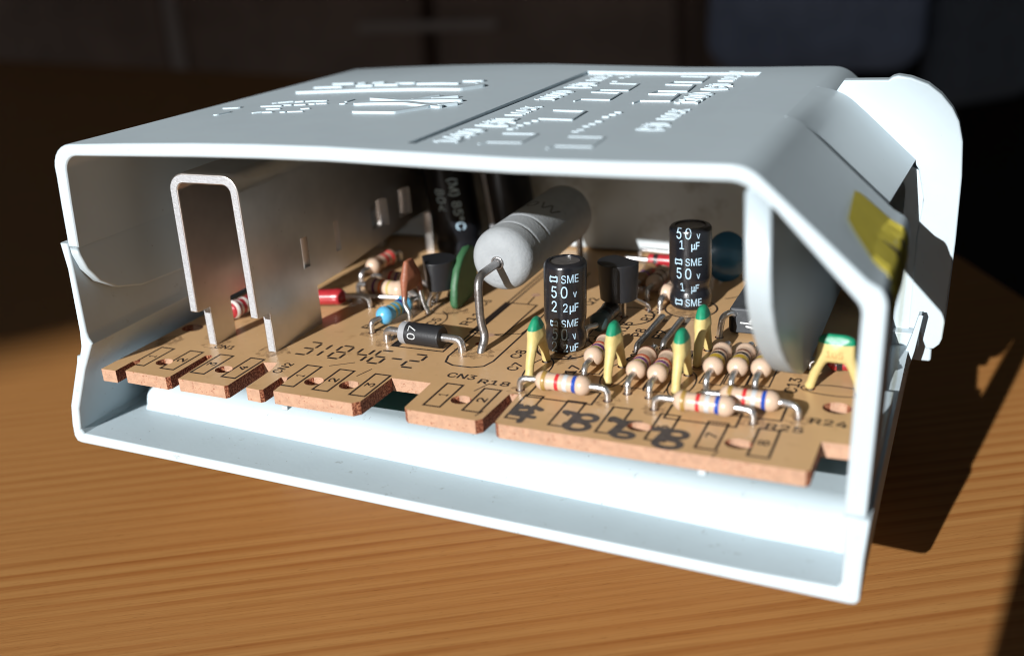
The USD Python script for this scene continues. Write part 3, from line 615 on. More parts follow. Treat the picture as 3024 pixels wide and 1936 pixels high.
res((73.1, 20.4, ZB + 1.0), (1, 0.0, 0), 4.2, None, [(1.0, 1.5, 'black'), (2.4, 3.1, 'black')], mat_red_glass, rad=0.75, ball=0.85, leads=[(71.6, 20.4), (76.6, 20.4)], label='red resistor under the arch of the wide yellow capacitor')
# glass diode and wire links
p = part(pcb, 'glass_diode', lathe([(0, .3), (.05, .68), (.25, .78), (3.7, .78), (3.9, .68), (3.95, .3)], (48.25, 45.2, 11.0), (1, 0.03, 0), 20), mat_red_glass, smooth=50, label='red glass diode lying behind the farther standing capacitor')
part(p, 'band', lathe([(0, .2), (0, .80), (.55, .80), (.55, .2)], (49.0, 45.22, 11.0), (1, 0.03, 0), 20), BANDS['black'], smooth=50)
for a, b in ((48.5, 45.2), (52.0, 53.6)): part(p, 'lead', tube(bent([(a, 45.2, 11.0), (b, 45.2, 11.0), (b, 45.2, 8.8)], .4, 5), .34), mat_lead, smooth=60)
def link(a, b, h, r=0.32, label=None, m=None, sag=0.0):
    a, b = np.array(a, float), np.array(b, float); d = (b - a) / np.linalg.norm(b - a)
    pts = [(*a, 8.7), (*a, ZB + h), (*((a + b) / 2), ZB + h + sag), (*b, ZB + h), (*b, 8.7)]
    part(pcb, 'wire_link', tube(bent(pts, 0.65, 6), r, 10), m or mat_lead, smooth=60, label=label)
    wire_hole(*a); wire_hole(*b)
link((16.75, 26.2), (24.6, 27.55), 0.6, label='long bare wire link in front of the orange banded resistor')
link((54.55, 20.2), (54.75, 29.2), 0.62, label='bare wire link next to the printed P8', m=mat_lead_dark)
link((56.87, 21.7), (56.95, 28.8), 0.62, label='bare wire link next to the printed P9', m=mat_lead_dark)
link((45.4, 50.9), (53.5, 50.3), 0.7, label='bare wire link at the back of the board')

# black rectifier diode with a silver band
dO, dd = np.array([30.05, 15.85, 10.95]), np.array([1, -0.055, 0.0])
di = part(pcb, 'diode', lathe([(0, .4), (0, 1.10), (.12, 1.2), (4.75, 1.2), (4.87, 1.1), (4.87, .4)], dO, dd, 32), mat_epoxy, smooth=40, label='black barrel diode with a silver band')
part(di, 'band', lathe([(0, .5), (0, 1.115), (.11, 1.214), (.8, 1.214), (.8, .5)], dO + [-0.01, 0, 0], dd, 32), BANDS['silver'], smooth=40)
for sg, h in ((-1, (27.9, 16.05)), (1, (37.2, 15.45))):
    s_ = dO + dd * (0.3 if sg < 0 else 4.6)
    part(di, 'lead', tube(bent([s_, s_ + dd * sg * 0.9, np.array([*h, 10.95]), np.array([*h, 8.6])], 1.3, 8), .44, 14), mat_lead, smooth=60); wire_hole(*h)
tx = meshkit.text_mesh('7', 1.0, 0.02); tx2 = meshkit.text_mesh('07', 1.0, 0.02)
def text_on_barrel(s, t0, ang, h, R=1.2):
    """lettering across the barrel: reads round the barrel, its top towards the band"""
    t = meshkit.text_mesh(s, h, 0.02); v = t.vertices; w = v[:, 0].max() + v[:, 0].min()
    a = ang + (v[:, 0] - w / 2) / R; r = R + 0.012 + v[:, 2]
    u = np.array([0, -1.0, 0]); q_ = np.array([0, 0, 1.0])
    return tm(dO + (t0 - v[:, 1:2]) * dd + r[:, None] * (np.sin(a)[:, None] * (q_) + np.cos(a)[:, None] * u), t.faces)
part(di, 'lettering', text_on_barrel('07', 2.15, math.radians(28), 0.95), mat_epoxyprint, smooth=False)

# power resistor on tall wires
cz = 17.2; ends = 1.25
def cem(t):
    q = min(t, 21.4 - t)
    return 3.5 if q >= ends * 1.5 else 3.5 - 1.9 * (1 - math.sqrt(max(0, 1 - ((ends * 1.5 - q) / (ends * 1.5)) ** 2)))
cts = np.unique(np.concatenate([np.linspace(0, 1.9, 12), 21.4 - np.linspace(0, 1.9, 12), np.linspace(2, 9, 70), np.linspace(9, 19.4, 20)]))
cp = part(pcb, 'power_resistor', lathe([(0, .5), (0.0, 1.3)] + [(t, cem(t) - (0.11 * max(0, math.sin((t - 3.0) * 2.1)) ** 10 if 2.2 < t < 9 else 0)) for t in cts] + [(21.4, 1.3), (21.4, .5)], (38.65, 22.3, cz), (0, 1, 0), 56), mat_cement, smooth=50, label='large grey cylindrical power resistor raised on bent wires')
part(cp, 'collar', tube([(38.65 + .62 * math.cos(a), 22.27, cz + .62 * math.sin(a)) for a in np.linspace(0, 2 * math.pi, 26)], 0.13, 8), mat_lead_dark, smooth=60)
part(cp, 'lead', tube(bent([(38.65, 23.2, cz), (38.65, 21.2, cz + .02), (38.72, 17.2, cz + .1), (38.85, 16.9, 12.6), (39.3, 16.9, 10.9), (39.1, 15.9, 9.7), (39.1, 15.9, 8.6)], 1.5, 9), .44, 14), mat_lead_dark, smooth=60)
part(cp, 'lead', tube(bent([(38.65, 43.2, cz), (38.65, 46.6, cz), (38.4, 47.6, 9.7), (38.4, 47.6, 8.6)], 1.5, 8), .44, 12), mat_lead_dark, smooth=60)
wire_hole(39.1, 15.9); wire_hole(38.4, 47.6); wire_hole(38.0, 17.9)
def on_cement(s, y0, az, h):
    t = meshkit.text_mesh(s, h, 0.02); v = t.vertices; w = v[:, 0].max() + v[:, 0].min()
    a = az + (v[:, 0] - w / 2) / 3.5; r = 3.512 + v[:, 2]
    return tm(np.stack([38.65 + r * np.sin(a), y0 + v[:, 1], cz + r * np.cos(a)], 1), t.faces)
part(cp, 'lettering', on_cement('50W', 32.6, math.radians(2), 1.9), mat_cementprint, smooth=False)
part(cp, 'lettering', on_cement('J', 35.6, math.radians(-40), 1.5), mat_cementprint, smooth=False)

# standing electrolytic capacitors
LOGO = unary_union([Polygon([(0, 0.12), (0.35, 0), (0.42, 0.16), (1.25, 0.16), (1.35, 0.02), (1.5, 0.25), (1.5, 0.85), (1.15, 1.0), (1.1, 0.86), (0.3, 0.86), (0.2, 1.0), (0, 0.75)])])
LOGO = LOGO.difference(LOGO.buffer(-0.17))
def logo(h):
    t = trimesh.creation.extrude_polygon(LOGO, 0.03, engine='earcut'); t.vertices[:, :2] *= h; return t
def electrolytic(base, r, H, rows, az, lean=(0, 0, 1), label=None, sx=0.78):
    base = np.asarray(base, float); ax = np.asarray(lean, float); ax = ax / ax[2]
    pr = [(0.15, r * .5), (0.15, r * .90), (0.3, r * .97), (0.6, r * 1.0), (1.35, r * 1.0), (1.75, r * .97), (2.15, r * .91), (2.55, r * .90), (2.95, r * .945), (3.35, r * .99), (3.8, r * 1.0)] + [(a, r) for a in np.linspace(4.2, H - .55, 8)] + [(H - .3, r * .985), (H - .1, r * .93), (H, r * .84), (H, r * .72), (H - .22, r * .70)]
    t = lathe(pr + [(H - .24, r * .2)], (0, 0, 0), (0, 0, 1), 48)
    v = t.vertices; t.vertices = base + v[:, 2:3] * ax + np.c_[v[:, :2], 0 * v[:, 0]]
    p_ = part(pcb, 'capacitor', t, mat_sleeve, smooth=38, label=label)
    c_ = lathe([(H - .20, .02), (H - .20, r * .69), (H - .14, r * .69), (H - .14, .02)], (0, 0, 0), (0, 0, 1), 36); v = c_.vertices
    c_.vertices = base + v[:, 2:3] * ax + np.c_[v[:, :2], 0 * v[:, 0]]
    part(p_, 'top_plate', c_, mat_captop, smooth=38)
    def rr(z):
        return float(np.interp(z, [a for a, b in pr[:21]], [b for a, b in pr[:21]]))
    for zz, items in rows:
        for s, off, hh in items:
            t = logo(hh) if s == 'logo' else meshkit.text_mesh(s, hh, 0.03, len(s) > 1 and s != 'SME')
            v = t.vertices; wv = v[:, 0].max() + v[:, 0].min()
            vv = np.c_[(v[:, 0] - wv / 2) * sx, v[:, 1], v[:, 2]]
            R = np.array([rr(zz + b) for b in vv[:, 1]])
            a = az + (off + vv[:, 0]) / r
            h_ = zz + vv[:, 1]; q_ = R + 0.014 + vv[:, 2]
            part(p_, 'lettering', tm(base + h_[:, None] * ax + np.stack([q_ * np.cos(a), q_ * np.sin(a), 0 * q_], 1), t.faces), mat_capprint, smooth=False)
    return p_
azL = math.atan2(-73.4 - 19.9, 84.8 - 47.0) - 0.06
def rows_for(seq):
    out = []
    for zz, kind in seq:
        if kind == 'S': out.append((zz, [('logo', -1.12, 0.78), ('SME', 0.58, 0.82)]))
        elif kind == '50': out.append((zz, [('5', -1.05, 1.2), ('0', -0.02, 1.2), ('v', 1.08, 0.74)]))
        elif kind == '2.2': out.append((zz, [('2', -1.05, 1.15), ('2', 0.10, 0.9), ('\u00b5F', 1.0, 0.82)]))
        elif kind == '1': out.append((zz, [('1', -0.72, 1.0), ('\u00b5F', 0.75, 0.78)]))
    return out
electrolytic((47.1, 19.5, ZB), 2.18, 9.45, rows_for([(0.3, '2.2'), (1.6, '50'), (2.98, 'S'), (4.65, '2.2'), (6.15, '50'), (7.7, 'S')]), azL, (0.045, 0, 1), 'black capacitor printed 50 V 2.2 \u00b5F, nearer of the two printed ones')
azR = math.atan2(-73.4 - 34.4, 84.8 - 56.4) - 0.10
electrolytic((56.35, 34.5, ZB), 2.32, 9.35, rows_for([(0.7, 'S'), (2.35, '1'), (3.85, '50'), (5.35, 'S'), (7.2, '1'), (8.35, '50')]), azR, (0.0, 0, 1), 'black capacitor printed 50 V 1 \u00b5F, farther of the two printed ones')

# big black capacitors at the back
LEAN = np.array([-0.12, 0.0, 1.0])
def lean_(t):
    v = t.vertices; t.vertices = np.c_[v[:, 0] + LEAN[0] * (v[:, 2] - ZB), v[:, 1], v[:, 2]]; return t
def big_cap(cx_, cy_, r, H, label):
    pr = [(0.1, r * .6), (0.1, r * .93), (0.8, r), (2.0, r), (2.6, r * .93), (3.2, r * .93), (3.8, r), (H - .6, r), (H - .15, r * .93), (H, r * .8), (H, .1)]
    return part(pcb, 'capacitor', lean_(lathe(pr, (cx_, cy_, ZB), (0, 0, 1), 44)), mat_sleeve_plain, smooth=40, label=label)
b1 = big_cap(22.6, 45.4, 3.25, 20.6, 'tall black capacitor at the back printed 85\u00b0C')
azb = math.atan2(-73.4 - 45.4, 84.8 - 22.6)
def vertical_text(p_, s, cx_, cy_, r, z0, az, h):
    t = meshkit.text_mesh(s, h, 0.03, True); v = t.vertices
    a = az + v[:, 1] / r; q_ = r + 0.015 + v[:, 2]
    part(p_, 'lettering', lean_(tm(np.stack([cx_ + q_ * np.cos(a), cy_ + q_ * np.sin(a), ZB + z0 - v[:, 0]], 1), t.faces)), mat_capprint, smooth=False)
vertical_text(b1, '(M) 85\u00b0C', 22.6, 45.4, 3.25, 11.4, azb - 0.02, 1.15)
vertical_text(b1, '80<', 22.6, 45.4, 3.25, 10.0, azb - 0.62, 1.15)
b2 = big_cap(30.2, 46.6, 3.2, 20.0, 'black capacitor with a grey stripe, right of the tallest one')
st = [(3.218 * math.cos(a), 3.218 * math.sin(a)) for a in np.linspace(azb - 1.15, azb - 0.75, 7)]
part(b2, 'grey_stripe', lean_(cat([tube([(30.2 + 3.12 * math.cos(a), 46.6 + 3.12 * math.sin(a), ZB + z_) for z_ in (4.2, 19.2)], 0.18, 6) for a in np.linspace(azb - 1.18, azb - 0.92, 5)])), mat_greystripe, smooth=60)
vertical_text(b2, '68', 30.2, 46.6, 3.2, 6.4, azb + 0.35, 1.1)

# transistors
def transistor(cx_, cy_, z0, z1, w, az, label, legs, cut=0.62):
    """D-shaped block: round behind, flat towards az"""
    r = w / 2
    a0 = math.acos(cut)
    pts = [(r * math.cos(t), r * math.sin(t)) for t in np.linspace(a0, 2 * math.pi - a0, 26)]
    ring_ = np.array(pts)
    ca, sa = math.cos(az), math.sin(az)
    ring_ = np.c_[ring_[:, 0] * ca - ring_[:, 1] * sa + cx_, ring_[:, 0] * sa + ring_[:, 1] * ca + cy_]
    t = bevel_prism(ring_, (0, 0, z0), X, Y, Z * (z1 - z0), b=0.1)
    v = t.vertices; k = 1 - 0.10 * (z0 + (z1 - z0) - v[:, 2]) / (z1 - z0)
    t.vertices = np.c_[(v[:, 0] - cx_) * k + cx_, (v[:, 1] - cy_) * k + cy_, v[:, 2]]
    p_ = part(pcb, 'transistor', t, mat_epoxy, smooth=35, label=label)
    for (tx_, ty_), (hx, hy) in legs:
        part(p_, 'lead', tube(bent([(tx_, ty_, z0 + .5), (tx_, ty_, z0 - .35), (hx, hy, ZB + .5), (hx, hy, 8.7)], .5, 5), .25, 8), mat_lead, smooth=60); wire_hole(hx, hy)
transistor(28.3, 27.6, 11.9, 15.3, 4.6, math.radians(215), 'black transistor between the brown disc and the green capacitor', [((28.1, 26.5), (27.3, 26.6)), ((28.5, 27.9), (27.5, 28.5)), ((29.5, 28.2), (28.4, 29.7))])
transistor(50.0, 28.5, 12.1, 16.3, 4.5, math.radians(62), 'black transistor right of the power resistor', [((49.6, 27.7), (48.8, 27.4)), ((50.5, 28.7), (50.3, 29.2)), ((51.4, 29.4), (52.3, 31.9))])

# green film capacitor, brown and blue discs
gp = [(26.0, 10.6), (26.4, 9.8), (27.4, 9.7), (30.6, 10.0), (32.0, 11.0), (32.6, 13.5), (32.5, 16.2), (31.6, 17.5), (30.2, 17.7), (28.6, 16.9), (27.3, 15.4), (26.4, 13.2)]
g_ = bevel_prism(np.array(gp), (0, 0, 0), Y, Z, X * 0.95, b=0.36, steps=4)
v = g_.vertices; v[:, 2] = 9.7 + (v[:, 2] - 9.7) * 0.80; v[:, 0] += 30.35 - (v[:, 1] - 26) * 0.03 + 0.02 * (v[:, 2] - 9.6); g_.vertices = v
gc = part(pcb, 'film_capacitor', g_, mat_greenfilm, smooth=50, label='flat green capacitor standing edge-on left of the power resistor')
part(gc, 'lead', tube([(30.8, 27.5, 10.4), (30.75, 27.5, 8.7)], .28), mat_lead, smooth=60); part(gc, 'lead', tube([(30.6, 31.5, 10.6), (30.55, 31.5, 8.7)], .28), mat_lead, smooth=60)
disc = hull([((27.45, 22.9, 14.70), 0.80), ((27.45, 21.7, 14.60), 0.55), ((27.45, 24.1, 14.60), 0.55), ((27.40, 22.4, 16.30), 0.35), ((27.40, 23.4, 16.30), 0.35), ((27.45, 22.1, 13.65), 0.5), ((27.45, 23.7, 13.65), 0.5)])
disc += hull([((27.45, 21.6, 14.50), 0.50), ((27.45, 21.35, 13.45), 0.38)]) + hull([((27.45, 21.35, 13.45), 0.38), ((27.42, 21.2, 12.35), 0.30)])
disc += hull([((27.45, 24.2, 14.50), 0.50), ((27.50, 24.6, 13.45), 0.38)]) + hull([((27.50, 24.6, 13.45), 0.38), ((27.55, 24.75, 12.35), 0.30)])
dt = unman(disc.refine_to_length(0.35)); trimesh.smoothing.filter_taubin(dt, iterations=8)
bd = part(pcb, 'disc_capacitor', dt, mat_browndisc, smooth=70, label='brown disc capacitor on long bent wires, seen edge-on')
part(bd, 'lead', tube(bent([(27.42, 21.2, 12.85), (27.45, 21.1, 11.85), (28.2, 20.9, 10.9), (27.75, 21.1, 9.7), (27.75, 21.1, 8.7)], .7, 6), .29, 10), mat_lead, smooth=60)
part(bd, 'lead', tube(bent([(27.55, 24.75, 12.85), (27.60, 24.7, 11.85), (27.9, 24.7, 10.6), (28.35, 24.7, 9.8), (28.35, 24.7, 8.7)], .7, 6), .29, 10), mat_lead, smooth=60)
wire_hole(27.75, 21.1); wire_hole(28.35, 24.7)
bl = lathe([(-.75, .02), (-.72, 1.0), (-.55, 1.9), (-.2, 2.6), (0, 2.7), (.2, 2.6), (.55, 1.9), (.72, 1.0), (.75, .02)], (0, 0, 0), (0.62, -0.74, 0.18), 36)
bl.apply_scale((1.0, 1.0, 1.12)); bl.apply_translation((58.25, 43.8, 12.5))
bb = part(pcb, 'disc_capacitor', bl, mat_bluedisc, smooth=60, label='blue disc capacitor peeping out behind the farther printed capacitor')
part(bb, 'lead', tube([(57.0, 44.0, 10.5), (57.0, 44.0, 8.7)], .28), mat_lead, smooth=60)

# yellow resin capacitors with green tops
jit_y = random.Random(4)
def yellow_cap(hx, hy, az, label, tip=(0, 0), s=1.0, text_=None, w=1.0, flat=False):
    """az: direction of the row of its two legs; local x along it"""
    c, sn = math.cos(az), math.sin(az)
    def P(x_, y_, z_): return (hx + x_ * c - y_ * sn + tip[0] * z_ / 5.5, hy + x_ * sn + y_ * c + tip[1] * z_ / 5.5, ZB + z_)
    def H(*b): return hull([(P(*q[:3]), q[3]) for q in b], 16)
    if flat:
        m = H((-1.15 * w, 0, 3.4, .54), (1.15 * w, 0, 3.4, .54), (-1.18 * w, 0, 5.0, .42), (1.18 * w, 0, 5.0, .42), (0, 0, 4.2, .80), (-.8 * w, 0, 5.22, .34), (.8 * w, 0, 5.22, .34))
    else:
        j_ = [jit_y.uniform(-.09, .09) for _ in range(6)]
        m = H((-.85 * w, j_[0], 3.3, .60), (.85 * w, j_[1], 3.3, .60), (-.8 * w, 0, 4.3, .56), (.8 * w, j_[2], 4.3, .56), (0, j_[3], 3.8, .85), (-.35 * w, j_[4], 5.1, .44), (.35 * w, 0, 5.1, .44))
    a_ = 1.1 * w if flat else .85
    for g in (-1, 1):
        m += H((g * a_, 0, 3.45, .58), (g * (a_ + .42), 0, 2.5, .50)) + H((g * (a_ + .42), 0, 2.5, .50), (g * 1.88, 0, 1.45, .43)) + H((g * 1.88, 0, 1.45, .43), (g * 2.14, 0, .46, .40)) + H((g * 2.14, 0, .46, .40), (g * 2.2, 0, .38, .47))
    t = unman(m.refine_to_length(0.3)); trimesh.smoothing.filter_taubin(t, iterations=10)
    zc = ZB + (4.75 if flat else 4.5)
    mm = man(t)
    lo_, hi_ = mm.split_by_plane((0, 0, -1), -zc)
    p_ = part(pcb, 'capacitor', unman(lo_), mat_yellow, smooth=45, label=label)
    part(p_, 'green_top', unman(hi_), mat_green_tip, smooth=45)
    for g in (-1, 1):
        q_ = P(g * 2.14, 0, 0); part(p_, 'lead', tube([(q_[0], q_[1], ZB + .3), (q_[0], q_[1], 8.7)], .26, 8), mat_lead, smooth=60); wire_hole(q_[0], q_[1])
    if text_:
        tt = text(text_, P(-0.05, -0.70 * w, 3.55), (c, sn, 0), Z, 0.62, 0.05, center=True)
        part(p_, 'lettering', tt, mat_ytext, smooth=False)
mat_ytext = M('faded_orange_print', (0.50, 0.28, 0.10), 0.6)
yellow_cap(46.6, 13.3, math.radians(90), 'slim yellow capacitor with a green tip beside the printed C7')
yellow_cap(54.3, 14.1, math.radians(90), 'slim yellow capacitor with a green tip right of the nearer printed capacitor')
yellow_cap(60.95, 13.9, math.radians(90), 'slim yellow capacitor with a green tip right behind the crossed-out 8')
yellow_cap(61.3, 20.3, math.radians(90), 'farthest slim yellow capacitor with a green tip, in front of the flat black rectifier')
yellow_cap(74.45, 15.95, math.radians(-3), 'wide yellow capacitor with a green top seen face-on at the right end', text_='105', w=1.0, flat=True)

# flat black rectifier block by the divider
rc = part(pcb, 'rectifier', rbox((62.4, 26.9, ZB + .25), (69.6, 35.5, ZB + 3.0), .25), mat_dusty, smooth=35, label='flat black rectifier block partly hidden by the divider wall')
part(rc, 'printed_symbol', cat([prism(LineString([(63.6, 11.1), (66.2, 11.05)]).buffer(.09), (0, 26.885, 0), X, Z, -Y * .02), prism(Polygon([(64.3, 11.12), (65.0, 11.12), (64.75, 11.75)]), (0, 26.885, 0), X, Z, -Y * .02), prism(LineString([(64.2, 10.75), (65.0, 10.6)]).buffer(.12), (0, 26.885, 0), X, Z, -Y * .02)]), mat_epoxyprint, smooth=False)
part(rc, 'lead', tube(bent([(62.9, 26.95, 12.0), (62.6, 26.3, 12.35), (61.9, 26.1, 11.9), (61.65, 26.0, 10.4), (61.6, 26.0, 8.7)], .6, 7), .33, 10), mat_lead, smooth=60); wire_hole(61.6, 26.0)
part(rc, 'rounded_end', unman(hull([((62.75, 27.15, 10.4), .42), ((62.75, 27.15, 12.0), .42), ((62.7, 28.6, 11.3), .5)])), mat_sleeve_plain, smooth=50)

# heat sink: folded aluminium sheet standing on feet
def U(o):
    x0, x1, z1, r = 9.0 + o, 17.7 - o, 29.3 - o, 1.9 - o
    return [(x0, z1 - r)] + arc((x0 + r, z1 - r), r, 180, 90, 8) + arc((x1 - r, z1 - r), r, 90, 0, 8) + [(x1, z1 - r)]
ou, iu = U(0), U(1.08)
ringU = [(8.7, 14.15)] + ou + [(17.7, 14.15), (16.64, 14.15)] + iu[::-1] + [(9.78, 14.15)]
hs = man(bevel_prism(np.array(ringU), (0, 8.0, 0), X, Z, Y * 39.8, b=0.16))
hs -= man(box((7, 40, 5), (20, 50, 15.6)))
wedge = m3.Manifold.hull_points([(7, 24, 13.0), (20, 24, 13.0), (7, 50, 13.0), (20, 50, 13.0), (7, 24, 14.3), (20, 24, 14.3), (7, 50, 16.0), (20, 50, 16.0)])
hs -= wedge
for x0, x1 in ((8, 11), (15.5, 19)):
    hs -= man(box((x0, 16.9, 16.7), (x1, 18.15, 20.2)))
    hs -= man(box((x0, 23.5, 16.7), (x1, 24.5, 20.2)))
    hs -= man(box((x0, 31.6, 16.9), (x1, 34.6, 20.2)))
    hs -= man(box((x0, 38.2, 16.6), (x1, 40.3, 20.1)))
for x0 in (8.72, 16.62):
    for y0, y1 in ((10.0, 19.0 if x0 > 12 else 13.5), (46.2, 47.7)):
        hs += man(bevel_prism(np.array([(x0, 8.3), (x0 + 1.06, 8.3), (x0 + 1.06, 15.2), (x0, 15.2)]), (0, y0, 0), X, Z, Y * (y1 - y0), b=0.12))
hsp = part(pcb, 'heat_sink', unman(hs), mat_alu, smooth=30, label='folded aluminium heat sink standing on narrow feet')
# sheared front edges
eo, ei = U(0.17), U(0.91)
fr = Polygon([(8.9, 14.3)] + eo + [(17.53, 14.3), (16.81, 14.3)] + ei[::-1] + [(9.62, 14.3)])
part(hsp, 'sheared_edge', prism(fr, (0, 8.0, 0), X, Z, -Y * 0.03), mat_alu_edge, smooth=False)
for x0 in (8.86, 16.76): part(hsp, 'sheared_edge', prism(sbox(x0, 9.7, x0 + .78, 14.0), (0, 10.0, 0), X, Z, -Y * 0.03), mat_alu_edge, smooth=False)
for yy in (34.6, 40.3): part(hsp, 'tab', bevel_prism(np.array([(yy - .1, 16.8), (yy + .1, 16.8), (yy + .1, 20.1), (yy - .1, 20.1)]), (17.2, 0, 0), Y, Z, X * 1.1, b=.03), mat_alu_edge, smooth=False)

# ------------------------------------------------------------------ the laminate and what is printed on it
holes = unary_union([Point(a, b).buffer(0.46, quad_segs=5) for a, b in WIRES])
bp2 = bp.difference(holes)
if bp2.geom_type != 'Polygon': bp2 = max(bp2.geoms, key=lambda g: g.area)
def roughen(poly, amp=0.05):
    def rg(c):
        c = np.array(LineString(c).segmentize(0.5).coords)[:-1]
        return c + jit.normal(0, amp, c.shape)
    return Polygon(rg(poly.exterior.coords))
t = trimesh.creation.extrude_polygon(bp2, 1.0, engine='earcut')
v, f = t.vertices.copy(), t.faces
n = t.face_normals
topf, botf = n[:, 2] > .5, n[:, 2] < -.5
sidef = ~(topf | botf)
cutf = sidef & (np.abs(n[:, 0]) > 0.55)
frontf = sidef & ~cutf
v[:, 2] = np.where(v[:, 2] > .5, ZB, 8.26)
brd = part(pcb, 'laminate', tm(v, f[topf]), mat_laminate, smooth=False)
part(brd, 'front_edge', tm(v, f[frontf]), mat_lam_edge, smooth=False)
part(brd, 'sawn_edge', tm(v, f[cutf]), mat_lam_cut, smooth=False)
part(brd, 'underside', tm(v, f[botf]), mat_under, smooth=False)
def printed(name, poly, m=mat_print, z_=0.004, label=None):
    poly = poly.intersection(bp2)
    t = prism(poly, (0, 0, ZB + z_), X, Y, Z * 0.006)
    part(pcb, name, t, m, smooth=False, label=label)
def line(pts, w=0.22): return LineString(pts).buffer(w / 2, cap_style=2, join_style=2)
def frame(x0, y0, x1, y1, w=0.23, sk=0.0): return line([(x0, y0), (x1, y0), (x1 + sk, y1), (x0 + sk, y1), (x0, y0 - w / 2)], w)
pads = [(4.0, '1', 3.0, 7.75), (7.95, '2', 3.0, 7.8), (11.95, '3', 3.0, 7.85), (15.9, '4', 3.0, 7.95), (23.05, '1', 2.95, 7.95), (27.0, '2', 2.95, 7.95), (31.2, '3', 2.95, 7.95), (39.3, '1', 2.95, 7.9), (43.35, '2', 2.95, 7.85),
        (47.75, '3', 2.7, 7.7), (52.0, '4', 2.5, 7.55), (56.4, '5', 2.4, 7.45), (60.85, '6', 2.3, 7.3), (65.2, '7', 2.1, 7.05), (69.55, '8', 2.0, 6.95)]
for x0, dgt, y0, y1 in pads:
    printed('printed_pad_outline', frame(x0, y0, x0 + 1.72, y1))
def words(s, a, b, h, m=mat_print, bold=True, side_=None, slant=0.0):
    """lettering from a to b on the board"""
    a, b = np.array(a, float), np.array(b, float); d = b - a; L = np.linalg.norm(d); d /= L
    part(pcb, 'lettering', text(s, (*a, ZB + .004), (*d, 0), (-d[1], d[0], 0), h, 0.006, length=L, bold=bold, slant=slant), m, smooth=False)
for x0, dgt, y0, y1 in pads:
    ym = (y0 + y1) / 2; w_ = 0.5 if dgt != '1' else 0.22
    words(dgt, (x0 + 1.3, ym - w_ * .9), (x0 + 1.3, ym + w_ * .9), 0.95)
words('CN1', (9.9, 9.15), (12.3, 9.35), 0.95); words('CN2', (21.35, 5.3), (21.5, 7.85), 1.0); words('CN3', (38.4, 9.3), (41.45, 9.3), 1.0); words('R18', (42.05, 8.75), (45.35, 8.8), 0.95)
words('C7', (44.5, 12.35), (44.75, 14.2), 1.1); words('R17', (50.35, 12.0), (50.5, 15.2), 1.1); words('C9', (55.2, 17.6), (55.35, 19.6), 1.1); words('P8', (53.75, 24.0), (53.85, 26.2), 1.1); words('P9', (56.0, 24.0), (56.1, 26.3), 1.1)
words('R15', (53.4, 28.6), (53.6, 31.7), 1.15); words('R16', (51.75, 24.3), (51.85, 27.8), 1.15); words('C13', (71.25, 14.6), (71.3, 18.0), 1.1); words('R25', (69.95, 7.1), (73.1, 7.05), 1.05); words('R24', (73.3, 9.1), (76.4, 9.05), 1.05)
words('C5', (30.6, 21.4), (30.75, 23.5), 1.1); words('R11', (34.4, 22.4), (34.6, 26.2), 1.1); words('R8', (23.9, 18.6), (24.1, 21.0), 1.0); words('P6', (21.3, 24.6), (21.5, 26.5), 1.1); words('Q2', (45.6, 31.6), (45.8, 34.0), 1.1); words('C6', (33.6, 28.4), (33.8, 30.4), 1.1)
words('C8', (43.6, 15.3), (43.75, 17.4), 1.1); words('C10', (60.1, 17.2), (60.3, 19.8), 1.0)
# dashed segment figures
SEG = {'t': ((.25, 1.0), (.85, 1.0)), 'm': ((.25, .5), (.85, .5)), 'b': ((.25, 0), (.85, 0)), 'ul': ((.08, .62), (.08, .9)), 'll': ((.08, .1), (.08, .38)), 'ur': ((1.0, .62), (1.0, .9)), 'lr': ((1.0, .1), (1.0, .38))}
def seg_digit(d, x0, y0=10.25, h=3.3, w=1.55):
    use = {'3': 't m b ur lr', '1': 'ul ll', '8': 't m b ul ll ur lr', '4': 'm ul ur lr', '6': 't m b ul ll lr', '-': 'm', '2': 't m b ur ll'}[d].split()
    return [LineString([(x0 + a * w, y0 + b * h), (x0 + c * w, y0 + e * h)]).buffer(.16) for (a, b), (c, e) in (SEG[k] for k in use)]
for dgt, x0 in (('3', 19.7), ('1', 22.45), ('8', 23.75), ('4', 26.35), ('6', 28.55), ('-', 30.55), ('2', 32.6)):
    printed('printed_figure', unary_union(seg_digit(dgt, x0)))
# component outlines
rr_ = [(36.35, 42.5), (36.3, 14.0), (36.7, 12.6), (37.8, 12.0), (39.9, 12.0), (41.0, 12.6), (41.4, 14.0), (41.5, 42.5)]
printed('printed_outline', line(rr_, .23)); printed('printed_outline', line([(35.85, 17.5), (35.75, 42.5)], .23))
printed('printed_outline', frame(35.6, 20.6, 39.5, 30.2, .23)); printed('printed_outline', unary_union([line([(38.3, 30.2), (38.1, 33.0)], .17), line([(37.8, 20.6), (37.9, 19.0)], .17), line([(36.4, 20.1), (41.2, 21.6), (41.4, 23.5)], .17), line([(36.1, 21), (36.1, 30)], .4)]))
printed('printed_outline', frame(29.0, 14.9, 35.2, 17.2)); printed('printed_outline', Polygon([(29.0, 14.9), (29.9, 14.9), (29.9, 17.2), (29.0, 17.2)]))
printed('printed_outline', frame(24.1, 18.6, 27.2, 25.6)); printed('printed_outline', frame(47.9, 7.3, 54.3, 9.9)); printed('printed_outline', frame(61.3, 6.6, 67.6, 9.3)); printed('printed_outline', frame(65.2, 8.8, 71.0, 11.6))
def ringp(cx_, cy_, r, w=.23, a0=0, a1=360): return LineString([(cx_ + r * math.cos(t), cy_ + r * math.sin(t)) for t in np.radians(np.linspace(a0, a1, 40))]).buffer(w / 2)
